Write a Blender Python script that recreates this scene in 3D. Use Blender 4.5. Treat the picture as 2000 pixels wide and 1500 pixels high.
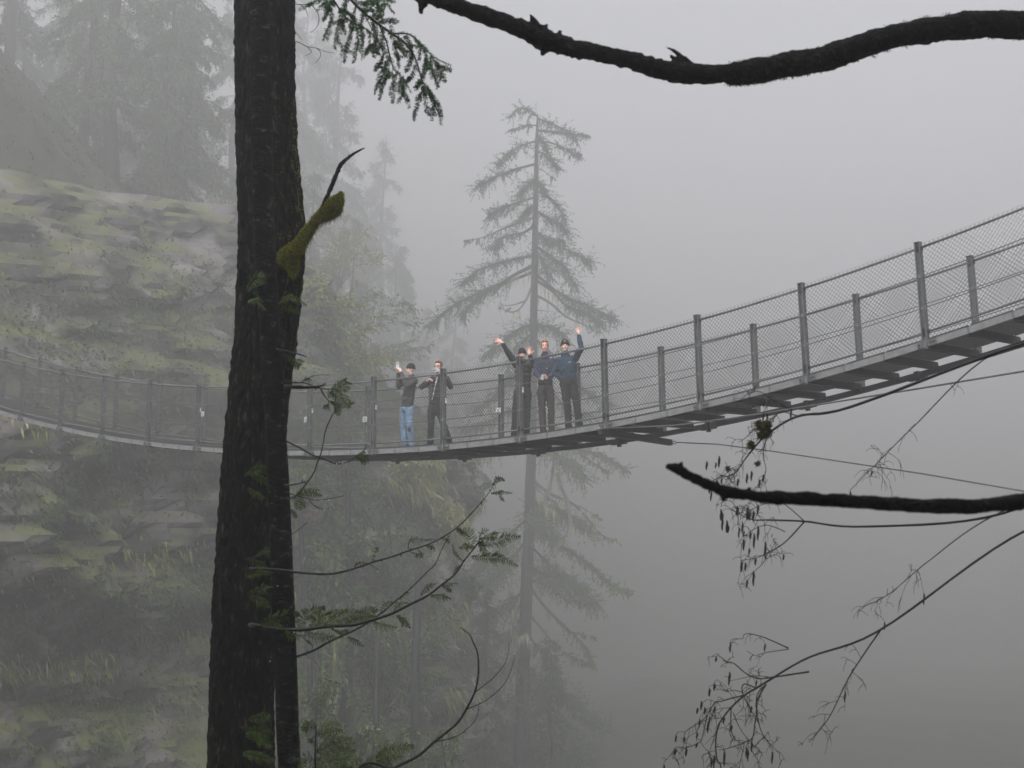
import bpy, bmesh, math, random
import numpy as np
from mathutils import Vector, Matrix, noise as mnoise

SC = bpy.context.scene
COL = SC.collection
for o in list(bpy.data.objects):
    bpy.data.objects.remove(o)

# ------------------------------------------------------------------ camera
FPX = 3000.0                     # focal length in pixels of a 2000 px wide picture
PITCH = 0.093
cam_d = bpy.data.cameras.new('camera')
cam = bpy.data.objects.new('camera', cam_d)
COL.objects.link(cam)
cam.location = (0, 0, 0)
cam.rotation_euler = (math.pi / 2 + PITCH, 0, 0)
cam_d.sensor_width = 36.0
cam_d.sensor_fit = 'HORIZONTAL'
cam_d.lens = FPX / 2000.0 * 36.0
cam_d.clip_start = 0.1
cam_d.clip_end = 3000
cam_d.dof.use_dof = True
cam_d.dof.focus_distance = 31.0
cam_d.dof.aperture_fstop = 7.0
SC.camera = cam

# ------------------------------------------------------------------ sky, sun, exposure
SUN_EL, SUN_ROT = math.radians(48), math.radians(195)
world = bpy.data.worlds.new('World')
SC.world = world
world.use_nodes = True
wn = world.node_tree.nodes
wl = world.node_tree.links
bg = wn['Background']
sky = wn.new('ShaderNodeTexSky')
sky.sky_type = 'NISHITA'
sky.sun_disc = False
sky.sun_elevation = SUN_EL
sky.sun_rotation = SUN_ROT
sky.air_density = 1.0
sky.dust_density = 4.0
sky.ozone_density = 1.0
hs = wn.new('ShaderNodeHueSaturation')       # an overcast sky is nearly without colour
hs.inputs['Saturation'].default_value = 0.10
wl.new(sky.outputs[0], hs.inputs['Color'])
wl.new(hs.outputs[0], bg.inputs['Color'])
bg.inputs['Strength'].default_value = 0.12

sun_d = bpy.data.lights.new('sun', 'SUN')
sun = bpy.data.objects.new('sun', sun_d)
COL.objects.link(sun)
sun_d.energy = 1.5
sun_d.angle = math.radians(50)
sun_d.color = (1.0, 0.97, 0.93)
sun.rotation_euler = (math.pi / 2 - SUN_EL, 0, math.pi - SUN_ROT)   # from behind and above the camera

SC.view_settings.view_transform = 'Standard'
SC.view_settings.look = 'None'
SC.view_settings.gamma = 1
SC.view_settings.use_curve_mapping = False
SC.view_settings.exposure = 1.02
SC.cycles.use_denoising = True
try:
    SC.cycles.denoiser = 'OPENIMAGEDENOISE'
except Exception:
    pass
SC.cycles.max_bounces = 10
SC.cycles.diffuse_bounces = 3
SC.cycles.glossy_bounces = 2
SC.cycles.transmission_bounces = 4
SC.cycles.volume_bounces = 6
SC.cycles.transparent_max_bounces = 8
SC.cycles.use_fast_gi = False

# ------------------------------------------------------------------ helpers
CP, SP = math.cos(PITCH), math.sin(PITCH)
def at(px, py, y):
    """point at world depth y that the photograph shows at pixel px, py"""
    a = (px - 1000.0) / FPX
    b = (750.0 - py) / FPX
    dy = CP - b * SP
    dz = SP + b * CP
    k = y / dy
    return Vector((a * k, y, dz * k))

def proj(p):
    zc = p[1] * CP + p[2] * SP
    yc = p[2] * CP - p[1] * SP
    return 1000 + FPX * p[0] / zc, 750 - FPX * yc / zc

def link(o, parent=None):
    COL.objects.link(o)
    if parent is not None:
        o.parent = parent
    return o

def tag(o, label=None, cat=None, group=None, kind=None):
    if label: o['label'] = label
    if cat: o['category'] = cat
    if group: o['group'] = group
    if kind: o['kind'] = kind
    return o

def thing(name, label, cat, loc=(0, 0, 0), group=None):
    o = bpy.data.objects.new(name, None)
    o.empty_display_size = 0.2
    o.location = loc
    COL.objects.link(o)
    return tag(o, label, cat, group)

def finish_mesh(me, mats, smooth):
    for m in (mats if isinstance(mats, (list, tuple)) else [mats]):
        me.materials.append(m)
    if smooth:
        me.polygons.foreach_set('use_smooth', [True] * len(me.polygons))
    me.update()

def root_loc(parent):
    v = Vector((0, 0, 0))
    while parent is not None:
        v = v + parent.location
        parent = parent.parent
    return v

class MB:
    """collects shapes in world coordinates and links them as one mesh object"""
    def __init__(s):
        s.v = []; s.f = []; s.mi = []
    def add(s, vs, fs, mi=0):
        n = len(s.v)
        s.v.extend([tuple(p) for p in vs])
        s.f.extend([tuple(i + n for i in f) for f in fs])
        s.mi.extend([mi] * len(fs))
    def box(s, c, ex, ey, ez, mi=0):
        """centre and three half-extent vectors"""
        c, ex, ey, ez = Vector(c), Vector(ex), Vector(ey), Vector(ez)
        vs = [c + ex * a + ey * b + ez * d for a in (-1, 1) for b in (-1, 1) for d in (-1, 1)]
        fs = [(0, 1, 3, 2), (4, 6, 7, 5), (0, 4, 5, 1), (2, 3, 7, 6), (0, 2, 6, 4), (1, 5, 7, 3)]
        if ex.cross(ey).dot(ez) < 0:
            fs = [f[::-1] for f in fs]
        s.add(vs, fs, mi)
    def tube(s, pts, rad, n=6, mi=0, wob=0.0, seed=0, cap=True):
        pts = [Vector(p) for p in pts]
        m = len(pts)
        if not hasattr(rad, '__len__'):
            rad = [rad] * m
        tang = []
        for i in range(m):
            t = pts[min(i + 1, m - 1)] - pts[max(i - 1, 0)]
            tang.append(t.normalized() if t.length > 1e-9 else Vector((0, 0, 1)))
        t0 = tang[0]
        u = t0.orthogonal().normalized()
        vs = []
        for i in range(m):
            t = tang[i]
            u = (u - t * u.dot(t))
            u = u.normalized() if u.length > 1e-6 else t.orthogonal().normalized()
            w = t.cross(u)
            for k in range(n):
                a = 2 * math.pi * k / n
                r = rad[i]
                d = u * math.cos(a) + w * math.sin(a)
                if wob:
                    r *= 1 + wob * mnoise.noise((pts[i] + d * r) * (0.45 / max(rad[i], 1e-3)) + Vector((seed, seed * 1.7, 0)))
                vs.append(pts[i] + d * r)
        fs = []
        for i in range(m - 1):
            for k in range(n):
                k2 = (k + 1) % n
                fs.append((i * n + k, i * n + k2, (i + 1) * n + k2, (i + 1) * n + k))
        if cap:
            fs.append(tuple(range(n))[::-1])
            fs.append(tuple((m - 1) * n + k for k in range(n)))
        s.add(vs, fs, mi)
    def ball(s, c, rx, ry=None, rz=None, axes=None, seg=8, ring=6, mi=0):
        ry = rx if ry is None else ry; rz = rx if rz is None else rz
        c = Vector(c)
        A = axes or (Vector((1, 0, 0)), Vector((0, 1, 0)), Vector((0, 0, 1)))
        vs = [c - A[2] * rz]
        for i in range(1, ring):
            th = -math.pi / 2 + math.pi * i / ring
            for k in range(seg):
                a = 2 * math.pi * k / seg
                vs.append(c + A[0] * (rx * math.cos(th) * math.cos(a)) + A[1] * (ry * math.cos(th) * math.sin(a)) + A[2] * (rz * math.sin(th)))
        vs.append(c + A[2] * rz)
        fs = []
        for k in range(seg):
            fs.append((0, 1 + (k + 1) % seg, 1 + k))
        for i in range(ring - 2):
            for k in range(seg):
                a = 1 + i * seg + k; b = 1 + i * seg + (k + 1) % seg
                fs.append((a, b, b + seg, a + seg))
        e = len(vs) - 1
        for k in range(seg):
            fs.append((1 + (ring - 2) * seg + k, 1 + (ring - 2) * seg + (k + 1) % seg, e))
        s.add(vs, fs, mi)
    def mesh(s, name, mats, org=(0, 0, 0), smooth=False):
        me = bpy.data.meshes.new(name)
        o = Vector(org)
        me.from_pydata([(p[0] - o.x, p[1] - o.y, p[2] - o.z) for p in s.v], [], s.f)
        finish_mesh(me, mats, smooth)
        if any(s.mi):
            me.polygons.foreach_set('material_index', s.mi)
        return me
    def build(s, name, mats, parent=None, org=None, smooth=False):
        """org None: the parent's own place"""
        pl = root_loc(parent)
        me = s.mesh(name, mats, pl if org is None else org, smooth)
        ob = bpy.data.objects.new(name, me)
        if org is not None:
            ob.location = Vector(org) - pl
        return link(ob, parent)

def quads_obj(name, Q, mat, parent=None, org=None):
    """Q: (n,4,3) array of quads in world coordinates"""
    pl = root_loc(parent)
    n = len(Q)
    me = bpy.data.meshes.new(name)
    V = (np.asarray(Q, dtype=np.float32).reshape(-1, 3) - np.array(pl if org is None else org, dtype=np.float32))
    me.vertices.add(n * 4)
    me.vertices.foreach_set('co', V.ravel())
    me.loops.add(n * 4)
    me.loops.foreach_set('vertex_index', np.arange(n * 4, dtype=np.int32))
    me.polygons.add(n)
    me.polygons.foreach_set('loop_start', np.arange(0, n * 4, 4, dtype=np.int32))
    me.materials.append(mat)
    me.update(calc_edges=True)
    me.validate()
    ob = bpy.data.objects.new(name, me)
    if org is not None:
        ob.location = Vector(org) - pl
    return link(ob, parent)

def fbm(p, oct=4):
    return mnoise.fractal(Vector(p), 1.0, 2.0, oct)

def spline(pts, n):
    """Catmull-Rom through pts, n samples"""
    P = [Vector(p) for p in pts]
    if len(P) == 2:
        return [P[0].lerp(P[1], i / (n - 1)) for i in range(n)]
    out = []
    m = len(P) - 1
    for i in range(n):
        t = i / (n - 1) * m
        k = min(int(t), m - 1)
        u = t - k
        p0 = P[max(k - 1, 0)]; p1 = P[k]; p2 = P[k + 1]; p3 = P[min(k + 2, m)]
        out.append(0.5 * ((2 * p1) + (p2 - p0) * u + (2 * p0 - 5 * p1 + 4 * p2 - p3) * u * u + (3 * p1 - p0 - 3 * p2 + p3) * u ** 3))
    return out

# ------------------------------------------------------------------ materials
def new_mat(name):
    m = bpy.data.materials.new(name)
    m.use_nodes = True
    nt = m.node_tree
    return m, nt, nt.nodes['Principled BSDF']

def noise_mat(name, c1, c2, scale=8.0, rough=0.8, bump=0.0, bscale=None, stretch=(1, 1, 1), detail=6, c3=None, metallic=0.0, spec=0.5, lo=0.35, hi=0.65):
    m, nt, b = new_mat(name)
    N, L = nt.nodes, nt.links
    tc = N.new('ShaderNodeTexCoord')
    mp = N.new('ShaderNodeMapping'); mp.inputs['Scale'].default_value = stretch
    L.new(tc.outputs['Object'], mp.inputs['Vector'])
    nz = N.new('ShaderNodeTexNoise'); nz.inputs['Scale'].default_value = scale; nz.inputs['Detail'].default_value = detail; nz.inputs['Roughness'].default_value = 0.65
    L.new(mp.outputs[0], nz.inputs['Vector'])
    cr = N.new('ShaderNodeValToRGB')
    cr.color_ramp.elements[0].position = lo; cr.color_ramp.elements[0].color = (*c1, 1)
    cr.color_ramp.elements[1].position = hi; cr.color_ramp.elements[1].color = (*c2, 1)
    if c3:
        e = cr.color_ramp.elements.new(min(hi + 0.12, 0.98)); e.color = (*c3, 1)
    L.new(nz.outputs['Fac'], cr.inputs['Fac'])
    L.new(cr.outputs[0], b.inputs['Base Color'])
    b.inputs['Roughness'].default_value = rough
    b.inputs['Metallic'].default_value = metallic
    b.inputs['Specular IOR Level'].default_value = spec
    if bump:
        n2 = N.new('ShaderNodeTexNoise'); n2.inputs['Scale'].default_value = bscale or scale * 3; n2.inputs['Detail'].default_value = 8
        L.new(mp.outputs[0], n2.inputs['Vector'])
        bp = N.new('ShaderNodeBump'); bp.inputs['Strength'].default_value = bump; bp.inputs['Distance'].default_value = 0.02
        L.new(n2.outputs['Fac'], bp.inputs['Height'])
        L.new(bp.outputs[0], b.inputs['Normal'])
    return m

def leaf_mat(name, c1, c2, c3=None, rough=0.55, transl=0.25):
    """foliage whose leaves vary one from another"""
    m, nt, b = new_mat(name)
    N, L = nt.nodes, nt.links
    g = N.new('ShaderNodeNewGeometry')
    cr = N.new('ShaderNodeValToRGB')
    cr.color_ramp.elements[0].color = (*c1, 1)
    cr.color_ramp.elements[1].color = (*c2, 1)
    cr.color_ramp.elements[1].position = 0.8 if c3 else 1.0
    if c3:
        e = cr.color_ramp.elements.new(1.0); e.color = (*c3, 1)
    L.new(g.outputs['Random Per Island'], cr.inputs['Fac'])
    L.new(cr.outputs[0], b.inputs['Base Color'])
    b.inputs['Roughness'].default_value = rough
    b.inputs['Specular IOR Level'].default_value = 0.35
    tr = N.new('ShaderNodeBsdfTranslucent')
    L.new(cr.outputs[0], tr.inputs['Color'])
    mx = N.new('ShaderNodeMixShader'); mx.inputs[0].default_value = transl
    out = N['Material Output']
    L.new(b.outputs[0], mx.inputs[1]); L.new(tr.outputs[0], mx.inputs[2])
    L.new(mx.outputs[0], out.inputs['Surface'])
    return m

M = {}
M['forest_floor'] = noise_mat('forest_floor', (0.022, 0.025, 0.018), (0.05, 0.055, 0.034), 0.6, 0.95, c3=(0.065, 0.075, 0.035))
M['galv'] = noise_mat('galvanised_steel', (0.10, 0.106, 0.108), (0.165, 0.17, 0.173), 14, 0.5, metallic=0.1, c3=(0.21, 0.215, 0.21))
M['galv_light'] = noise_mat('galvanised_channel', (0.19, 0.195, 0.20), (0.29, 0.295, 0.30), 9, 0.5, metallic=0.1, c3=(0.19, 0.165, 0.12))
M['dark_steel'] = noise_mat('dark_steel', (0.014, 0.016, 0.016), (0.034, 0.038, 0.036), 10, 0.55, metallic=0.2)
M['wire'] = noise_mat('wire', (0.10, 0.104, 0.10), (0.16, 0.162, 0.157), 20, 0.45, metallic=0.3)
M['grate'] = noise_mat('wet_grating', (0.10, 0.105, 0.105), (0.19, 0.195, 0.195), 25, 0.3, metallic=0.4)
M['sign_white'] = noise_mat('sign_white', (0.62, 0.63, 0.63), (0.76, 0.77, 0.77), 20, 0.5)
M['sign_ink'] = noise_mat('sign_ink', (0.06, 0.06, 0.06), (0.1, 0.1, 0.1), 20, 0.6)

# ------------------------------------------------------------------ terrain
def lerp_tab(tab, y):
    return np.interp(y, [t[0] for t in tab], [t[1] for t in tab])
LEFT = [(-60, -46), (20, -40), (50, -40), (58, -34), (72, -20), (86, -6.2), (100, -6.2), (120, -9), (195, -16), (300, -28), (420, -40)]
RIGHT = [(-60, 40), (12, 15), (30, 26), (60, 58), (100, 95), (200, 130), (420, 110)]
def ground_z(x, y):
    n = 2.2 * fbm((x * 0.05, y * 0.05, 3.1), 4) + 0.5 * fbm((x * 0.3, y * 0.3, 9.0), 3)
    z = -19.0 + 3.0 * min(max((x - 4) / 10.0, 0.0), 1.0) - 5.0 * max(0.0, 1 - y / 80.0)
    xl = lerp_tab(LEFT, y); xr = lerp_tab(RIGHT, y)
    xl -= 3.0
    z = max(z, min(2 + (xl - x) * (1.15 if x < xl else 7.0), 30 + 0.03 * (xl - x)))
    z = max(z, min(3 + (x - xr) * (0.9 if x > xr else 1.8), 30))
    z = max(z, min(-22 + (y - 165) * 0.24, 70))
    d = math.hypot(x * 0.75, max(y, 0.0))
    bank = -1.7 - 0.33 * max(d - 4, 0) - 1.3 * max(d - 20, 0)
    if y < 0: bank = max(bank, -1.7 - 0.33 * max(abs(x) * 0.75 - 4, 0)) + min(0.5 * -y, 12)
    if d < 14: n *= 0.15
    elif xl + 6 < x < xr - 10: n *= 0.3
    return max(z, bank) + n

def make_terrain():
    xs = np.concatenate([np.arange(-300, -60, 8), np.arange(-60, 80, 2.0), np.arange(80, 301, 8)])
    ys = np.concatenate([np.arange(-60, 0, 6), np.arange(0, 160, 2.0), np.arange(160, 661, 10)])
    vs = [(x, y, ground_z(x, y)) for y in ys for x in xs]
    nx = len(xs)
    fs = [(j * nx + i, j * nx + i + 1, (j + 1) * nx + i + 1, (j + 1) * nx + i) for j in range(len(ys) - 1) for i in range(nx - 1)]
    b = MB(); b.add(vs, fs)
    tag(b.build('terrain', M['forest_floor'], smooth=True), kind='structure')
make_terrain()

def make_haze():
    b = MB()
    b.box((0, 305, 26), (312, 0, 0), (0, 375, 0), (0, 0, 60))
    m = bpy.data.materials.new('haze_air')
    m.use_nodes = True
    nt = m.node_tree
    nt.nodes.clear()
    out = nt.nodes.new('ShaderNodeOutputMaterial')
    pv = nt.nodes.new('ShaderNodeVolumePrincipled')
    pv.inputs['Color'].default_value = (0.905, 0.90, 0.922, 1)
    pv.inputs['Density'].default_value = 0.0069
    pv.inputs['Anisotropy'].default_value = 0.62
    nt.links.new(pv.outputs[0], out.inputs['Volume'])
    tag(b.build('haze', m), kind='stuff')
make_haze()
# ------------------------------------------------------------------ suspension bridge
TH = 0.771
BX, BY, BS, BW, BH, BT = -4.586, 34.73, 2.209, 1.706, 1.70, 0.30
BD = Vector((math.cos(TH), -math.sin(TH), 0))
BN = Vector((math.sin(TH), math.cos(TH), 0))
zs = {0: 1.589, 1: 1.546, 2: 1.559, 3: 1.644, 4: 1.804, 5: 2.049}
for k in range(6, 14): zs[k] = 2 * zs[k - 1] - zs[k - 2] + 0.082
for k in range(-1, -22, -1): zs[k] = 2 * zs[k + 1] - zs[k + 2] + 0.056
U0, U1 = -18, 11
def bz(u):
    k = math.floor(u); t = u - k
    p0, p1, p2, p3 = zs[k - 1], zs[k], zs[k + 1], zs[k + 2]
    return 0.5 * (2 * p1 + (p2 - p0) * t + (2 * p0 - 5 * p1 + 4 * p2 - p3) * t * t + (3 * p1 - p0 - 3 * p2 + p3) * t ** 3)
def slope(u):
    return (bz(u + 0.02) - bz(u - 0.02)) / (0.04 * BS)
def bp(u, w, h):
    """point on the bridge: u posts along, w across from the near edge, h above the foot of the posts"""
    g = slope(u)
    p = Vector((BX, BY, 0)) + BD * (BS * u - BT * g * h) + BN * w
    p.z = bz(u) + h
    return p
def bridge_axes(u):
    t = (BD + Vector((0, 0, slope(u)))).normalized()
    up = BN.cross(t); up = up if up.z > 0 else -up
    return t, BN.copy(), up.normalized()
DECK = 0.165       # walking surface above the foot of the posts

def make_bridge():
    r = thing('suspension_bridge', 'grey steel suspension footbridge with chain-link sides hanging in the fog', 'footbridge', bp(0, BW / 2, 0))
    for side in (0, 1):
        w = 0.0 if side == 0 else BW
        for k in range(U0, U1 + 1):
            t, n, up = bridge_axes(k)
            pu = (bp(k, w, BH) - bp(k, w, 0)).normalized()
            tt = (t - pu * t.dot(pu)).normalized()
            c = bp(k, w, BH / 2)
            # an I-shaped post: two flanges and a web, cap plate on top
            b = MB()
            b.box(c + tt * 0.040, tt * 0.008, n * 0.045, pu * BH / 2)
            b.box(c - tt * 0.040, tt * 0.008, n * 0.045, pu * BH / 2)
            b.box(c, tt * 0.032, n * 0.008, pu * (BH / 2 - 0.002))
            b.box(bp(k, w, BH) + pu * 0.006, tt * 0.053, n * 0.05, pu * 0.006)
            p = b.build('post', M['galv'], r)
            # clamps where the rails and the cables meet the post
            b = MB()
            for h, e in ((1.60, 0.05), (0.27, 0.055)):
                b = MB()
                b.box(bp(k, w, h), tt * 0.031, n * 0.03, pu * e)
                b.box(bp(k, w, h) + tt * 0.054, tt * 0.0225, n * 0.02, pu * 0.03)
                b.build('rail_clamp', M['dark_steel'], p)
            for h in (1.16, 0.65):
                b = MB()
                b.box(bp(k, w, h) + tt * 0.0, tt * 0.031, n * 0.022, pu * 0.02)
                b.box(bp(k, w, h + 0.01) + tt * 0.0435, tt * 0.0125, n * 0.02, pu * 0.03)
                b.build('cable_clip', M['galv_light'], p)
            # bracket with two bolts that ties the post to the channel
            if side == 0:
                b = MB()
                b.box(bp(k, w, 0.078) + t * 0.135 - n * 0.036, t * 0.07, n * 0.006, up * 0.046)
                b.build('bracket', M['galv'], p)
                b = MB()
                b.box(bp(k, w, 0.078) - t * 0.100 - n * 0.036, t * 0.036, n * 0.006, up * 0.046)
                b.build('bracket', M['galv'], p)
                for q in (0.11, 0.165, -0.10):
                    b = MB()
                    b.ball(bp(k, w, 0.080) + t * q - n * 0.046, 0.018, seg=6, ring=4)
                    b.build('bolt', M['dark_steel'], p)
        # rails, channel, netting: one piece per bay
        for k in range(U0, U1):
            for h, rr, nm in ((1.61, 0.021, 'top_rail'), (0.262, 0.019, 'bottom_rail')):
                b = MB()
                b.tube([bp(k + q, w, h) for q in (0.034, 0.27, 0.5, 0.73, 0.966)], rr, 8)
                b.build(nm, M['galv'], r, smooth=True)
            b = MB()
            for j in (range(3) if side == 0 else ()):
                u0, u1 = k + j / 3 + 0.002, k + (j + 1) / 3 - 0.002
                a, c2 = bp(u0, w, 0.078), bp(u1, w, 0.078)
                t, n, up = bridge_axes((u0 + u1) / 2)
                t = (c2 - a).normalized()
                s = -1 if side == 0 else 1
                L = (c2 - a).length / 2
                mid = (a + c2) / 2
                b.box(mid + n * (s * 0.018), t * L, n * 0.004, up * 0.052)
                b.box(mid + n * (s * -0.012) + up * 0.048, t * L, n * 0.026, up * 0.004)
                b.box(mid + n * (s * -0.012) - up * 0.048, t * L, n * 0.026, up * 0.004)
            if side == 0:
                st = b.build('edge_channel', M['galv_light'], r)
                for j in (1, 2):
                    t, n, up = bridge_axes(k + j / 3)
                    b = MB()
                    b.box(bp(k + j / 3, w, 0.078) - n * 0.024, t * 0.017, n * 0.004, up * 0.05)
                    b.build('joint_plate', M['galv'], st)
            # chain-link netting: two families of slanting wires
            b = MB()
            h0, h1 = 0.235, 1.672
            pitch_ = 0.078
            off = -0.012 if side == 0 else 0.012
            tot = h1 - h0
            n_w = int((BS + tot) / pitch_)
            for fam in (1, -1):
                for i in range(n_w + 1):
                    a0 = -tot + i * pitch_
                    lo, hi = max(0.0, -a0), min(tot, BS - a0)
                    if hi - lo < 0.03: continue
                    pts = []
                    for hh in (lo, (lo + hi) / 2, hi):
                        q = (a0 + hh) / BS
                        if fam < 0: q = 1 - q
                        pts.append(bp(k + q, w + off + 0.002 * fam, h0 + hh))
                    b.tube(pts, 0.0031, 3, cap=False)
            tag(b.build('chain_link_mesh', M['wire'], r), kind='stuff')
        for h in (1.16, 0.65):
            b = MB()
            b.tube([bp(U0 + (U1 - U0) * i / 160, w, h) for i in range(161)], 0.008, 5)
            b.build('cable', M['wire'], r, smooth=True)
    # deck panels of steel grating, three to a bay, and a cross beam under each joint
    pm = MB()
    PL = BS / 3
    for i in range(22):
        x = -PL / 2 + 0.02 + (PL - 0.04) * i / 21
        pm.box((x, BW / 2 - 0.08, 0.001), (0.005, 0, 0), (0, BW / 2 - 0.135, 0), (0, 0, 0.018))
    for yy in (0.045, BW - 0.205):
        pm.box((0, yy, -0.002), (PL / 2 - 0.006, 0, 0), (0, 0.005, 0), (0, 0, 0.020))
    for i in range(9):
        yy = 0.14 + (BW - 0.44) * i / 8
        pm.box((0, yy, 0.012), (PL / 2 - 0.02, 0, 0), (0, 0.006, 0), (0, 0, 0.004))
    for i in range(28):                                       # toothed nosing along both edges
        x = -PL / 2 + 0.02 + (PL - 0.04) * i / 27
        pm.box((x, 0.038, 0.023), (0.007, 0, 0), (0, 0.016, 0), (0, 0, 0.006))
        pm.box((x, BW - 0.198, 0.023), (0.007, 0, 0), (0, 0.016, 0), (0, 0, 0.006))
    pme = pm.mesh('deck_panel', [M['grate']])
    rl = root_loc(r)
    rng = random.Random(4)
    for k in range(U0, U1):
        for j in range(3):
            u = k + (j + 0.5) / 3
            t, n, up = bridge_axes(u)
            o = bpy.data.objects.new('deck_panel', pme)
            tilt = rng.uniform(-0.006, 0.006)
            t2 = (t + up * tilt).normalized(); up2 = (up - t * tilt).normalized()
            m4 = Matrix((t2, n, up2)).transposed().to_4x4()
            m4.translation = bp(u, 0, DECK - 0.023) - rl
            link(o, r)
            o.matrix_local = m4
    for k in range(U0, U1):
        for j in range(3):
            u = k + j / 3
            t, n, up = bridge_axes(u)
            b = MB()
            b.box(bp(u, BW / 2, 0.062), t * 0.030, n * (BW / 2 - 0.03), up * 0.055)
            b.box(bp(u, BW / 2, 0.003), t * 0.045, n * (BW / 2 - 0.035), up * 0.004)
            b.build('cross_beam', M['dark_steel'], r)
    # dark carrying girder under the far edge, with clamps
    for k in range(U0, U1):
        b = MB()
        for j in range(3):
            u0, u1 = k + j / 3 + 0.001, k + (j + 1) / 3 - 0.001
            a, c2 = bp(u0, BW - 0.02, -0.005), bp(u1, BW - 0.02, -0.005)
            t, n, up = bridge_axes((u0 + u1) / 2)
            b.box((a + c2) / 2, (c2 - a) / 2, n * 0.045, up * 0.045)
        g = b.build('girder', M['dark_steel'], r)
        b = MB()
        t, n, up = bridge_axes(k + 0.5)
        b.box(bp(k + 0.5, BW - 0.02, -0.063), t * 0.16, n * 0.06, up * 0.012)
        b.box(bp(k + 0.5, BW - 0.02, -0.09), t * 0.035, n * 0.03, up * 0.03)
        b.box(bp(k + 0.5, BW - 0.02, 0.0), t * 0.04, n * 0.065, up * 0.06)
        b.build('girder_clamp', M['dark_steel'], g)
    # outrigger beam with wind guys
    t, n, up = bridge_axes(4.05)
    b = MB()
    e0, e1 = bp(4.0, -0.18, -0.035), bp(4.0, BW + 0.22, -0.16)
    b.box((e0 + e1) / 2, (e1 - e0) / 2, t * 0.05, up * 0.055)
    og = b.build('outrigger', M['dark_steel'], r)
    b = MB()
    b.ball(e0 + up * 0.05, 0.035, seg=8, ring=6)
    b.build('cable_socket', M['galv_light'], og)
    b = MB()
    b.tube([e1 + BD * 0.03 + Vector((0, 0, 0.0)), e1 + BD * 0.10 - up * 0.03, e1 + BD * 0.16 - up * 0.01, e1 + BD * 0.10 + up * 0.03, e1 + BD * 0.03], 0.012, 6)
    b.build('shackle', M['galv_light'], og)
    b = MB()
    b.tube([e0 + up * 0.05, at(1320, 831, 26.4), at(1420, 818, 25.2), at(1500, 806, 24.2), at(1800, 758, 21.0), at(2150, 700, 18.6)], 0.013, 6)
    tag(b.build('guy_cable', M['wire'], r, smooth=True))
    b = MB()
    b.tube([e1 + BD * 0.14, at(1400, 867.5, 26.8), at(1500, 880, 25.6), at(1800, 925, 22.2), at(2150, 985, 19.5)], 0.012, 6)
    b.build('guy_cable', M['wire'], r, smooth=True)
    # small reflective tags on the near posts, notice plates on the far posts
    for k in (-2, -1, 0, 1, 2, 3):
        t, n, up = bridge_axes(k)
        b = MB()
        b.box(bp(k, 0.0, 1.04) + t * 0.084, t * 0.022, n * 0.003, up * 0.052)
        tag(b.build('reflector_tag', M['sign_white'], r))
    for k in (-3, -1, 0, 2):
        t, n, up = bridge_axes(k)
        b = MB()
        c = bp(k, BW - 0.055, 0.93) - t * 0.03
        b.box(c, t * 0.075, n * 0.004, up * 0.065)
        s = b.build('notice_plate', M['sign_white'], r)
        b = MB()
        b.box(c - n * 0.006, t * 0.004, n * 0.001, up * 0.03)
        b.box(c - n * 0.006 + up * 0.02 - t * 0.01, (t + up * 0.5).normalized() * 0.026, n * 0.001, up * 0.008)
        b.box(c - n * 0.006 - up * 0.008 + t * 0.012, (t - up * 0.7).normalized() * 0.028, n * 0.001, up * 0.007)
        b.box(c - n * 0.006 - up * 0.036, t * 0.034, n * 0.001, up * 0.006)
        b.build('notice_mark', M['sign_ink'], s)
    return r
bridge = make_bridge()
# ------------------------------------------------------------------ vegetation
def nrm(a):
    return a / np.maximum(np.linalg.norm(a, axis=-1, keepdims=True), 1e-9)

def kites(base, d, ln, wd, rng, flat=None, mid=0.45, droop=0.12):
    """leaf-shaped quads: base, side, tip, side"""
    d = nrm(d)
    r = rng.normal(size=d.shape) if flat is None else flat + 0.25 * rng.normal(size=d.shape)
    s = nrm(np.cross(d, r))
    ln = np.asarray(ln)[:, None]; wd = np.asarray(wd)[:, None]
    m = base + d * ln * mid
    tip = base + d * ln + np.array([0, 0, -1.0]) * ln * droop
    return np.stack([base, m + s * wd, tip, m - s * wd], 1)

def polyline_sample(P, t):
    P = np.asarray(P, float)
    n = len(P) - 1
    x = np.clip(t, 0, 1) * n
    k = np.minimum(x.astype(int), n - 1)
    u = (x - k)[:, None]
    return P[k] * (1 - u) + P[k + 1] * u, nrm(P[k + 1] - P[k])

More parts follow.
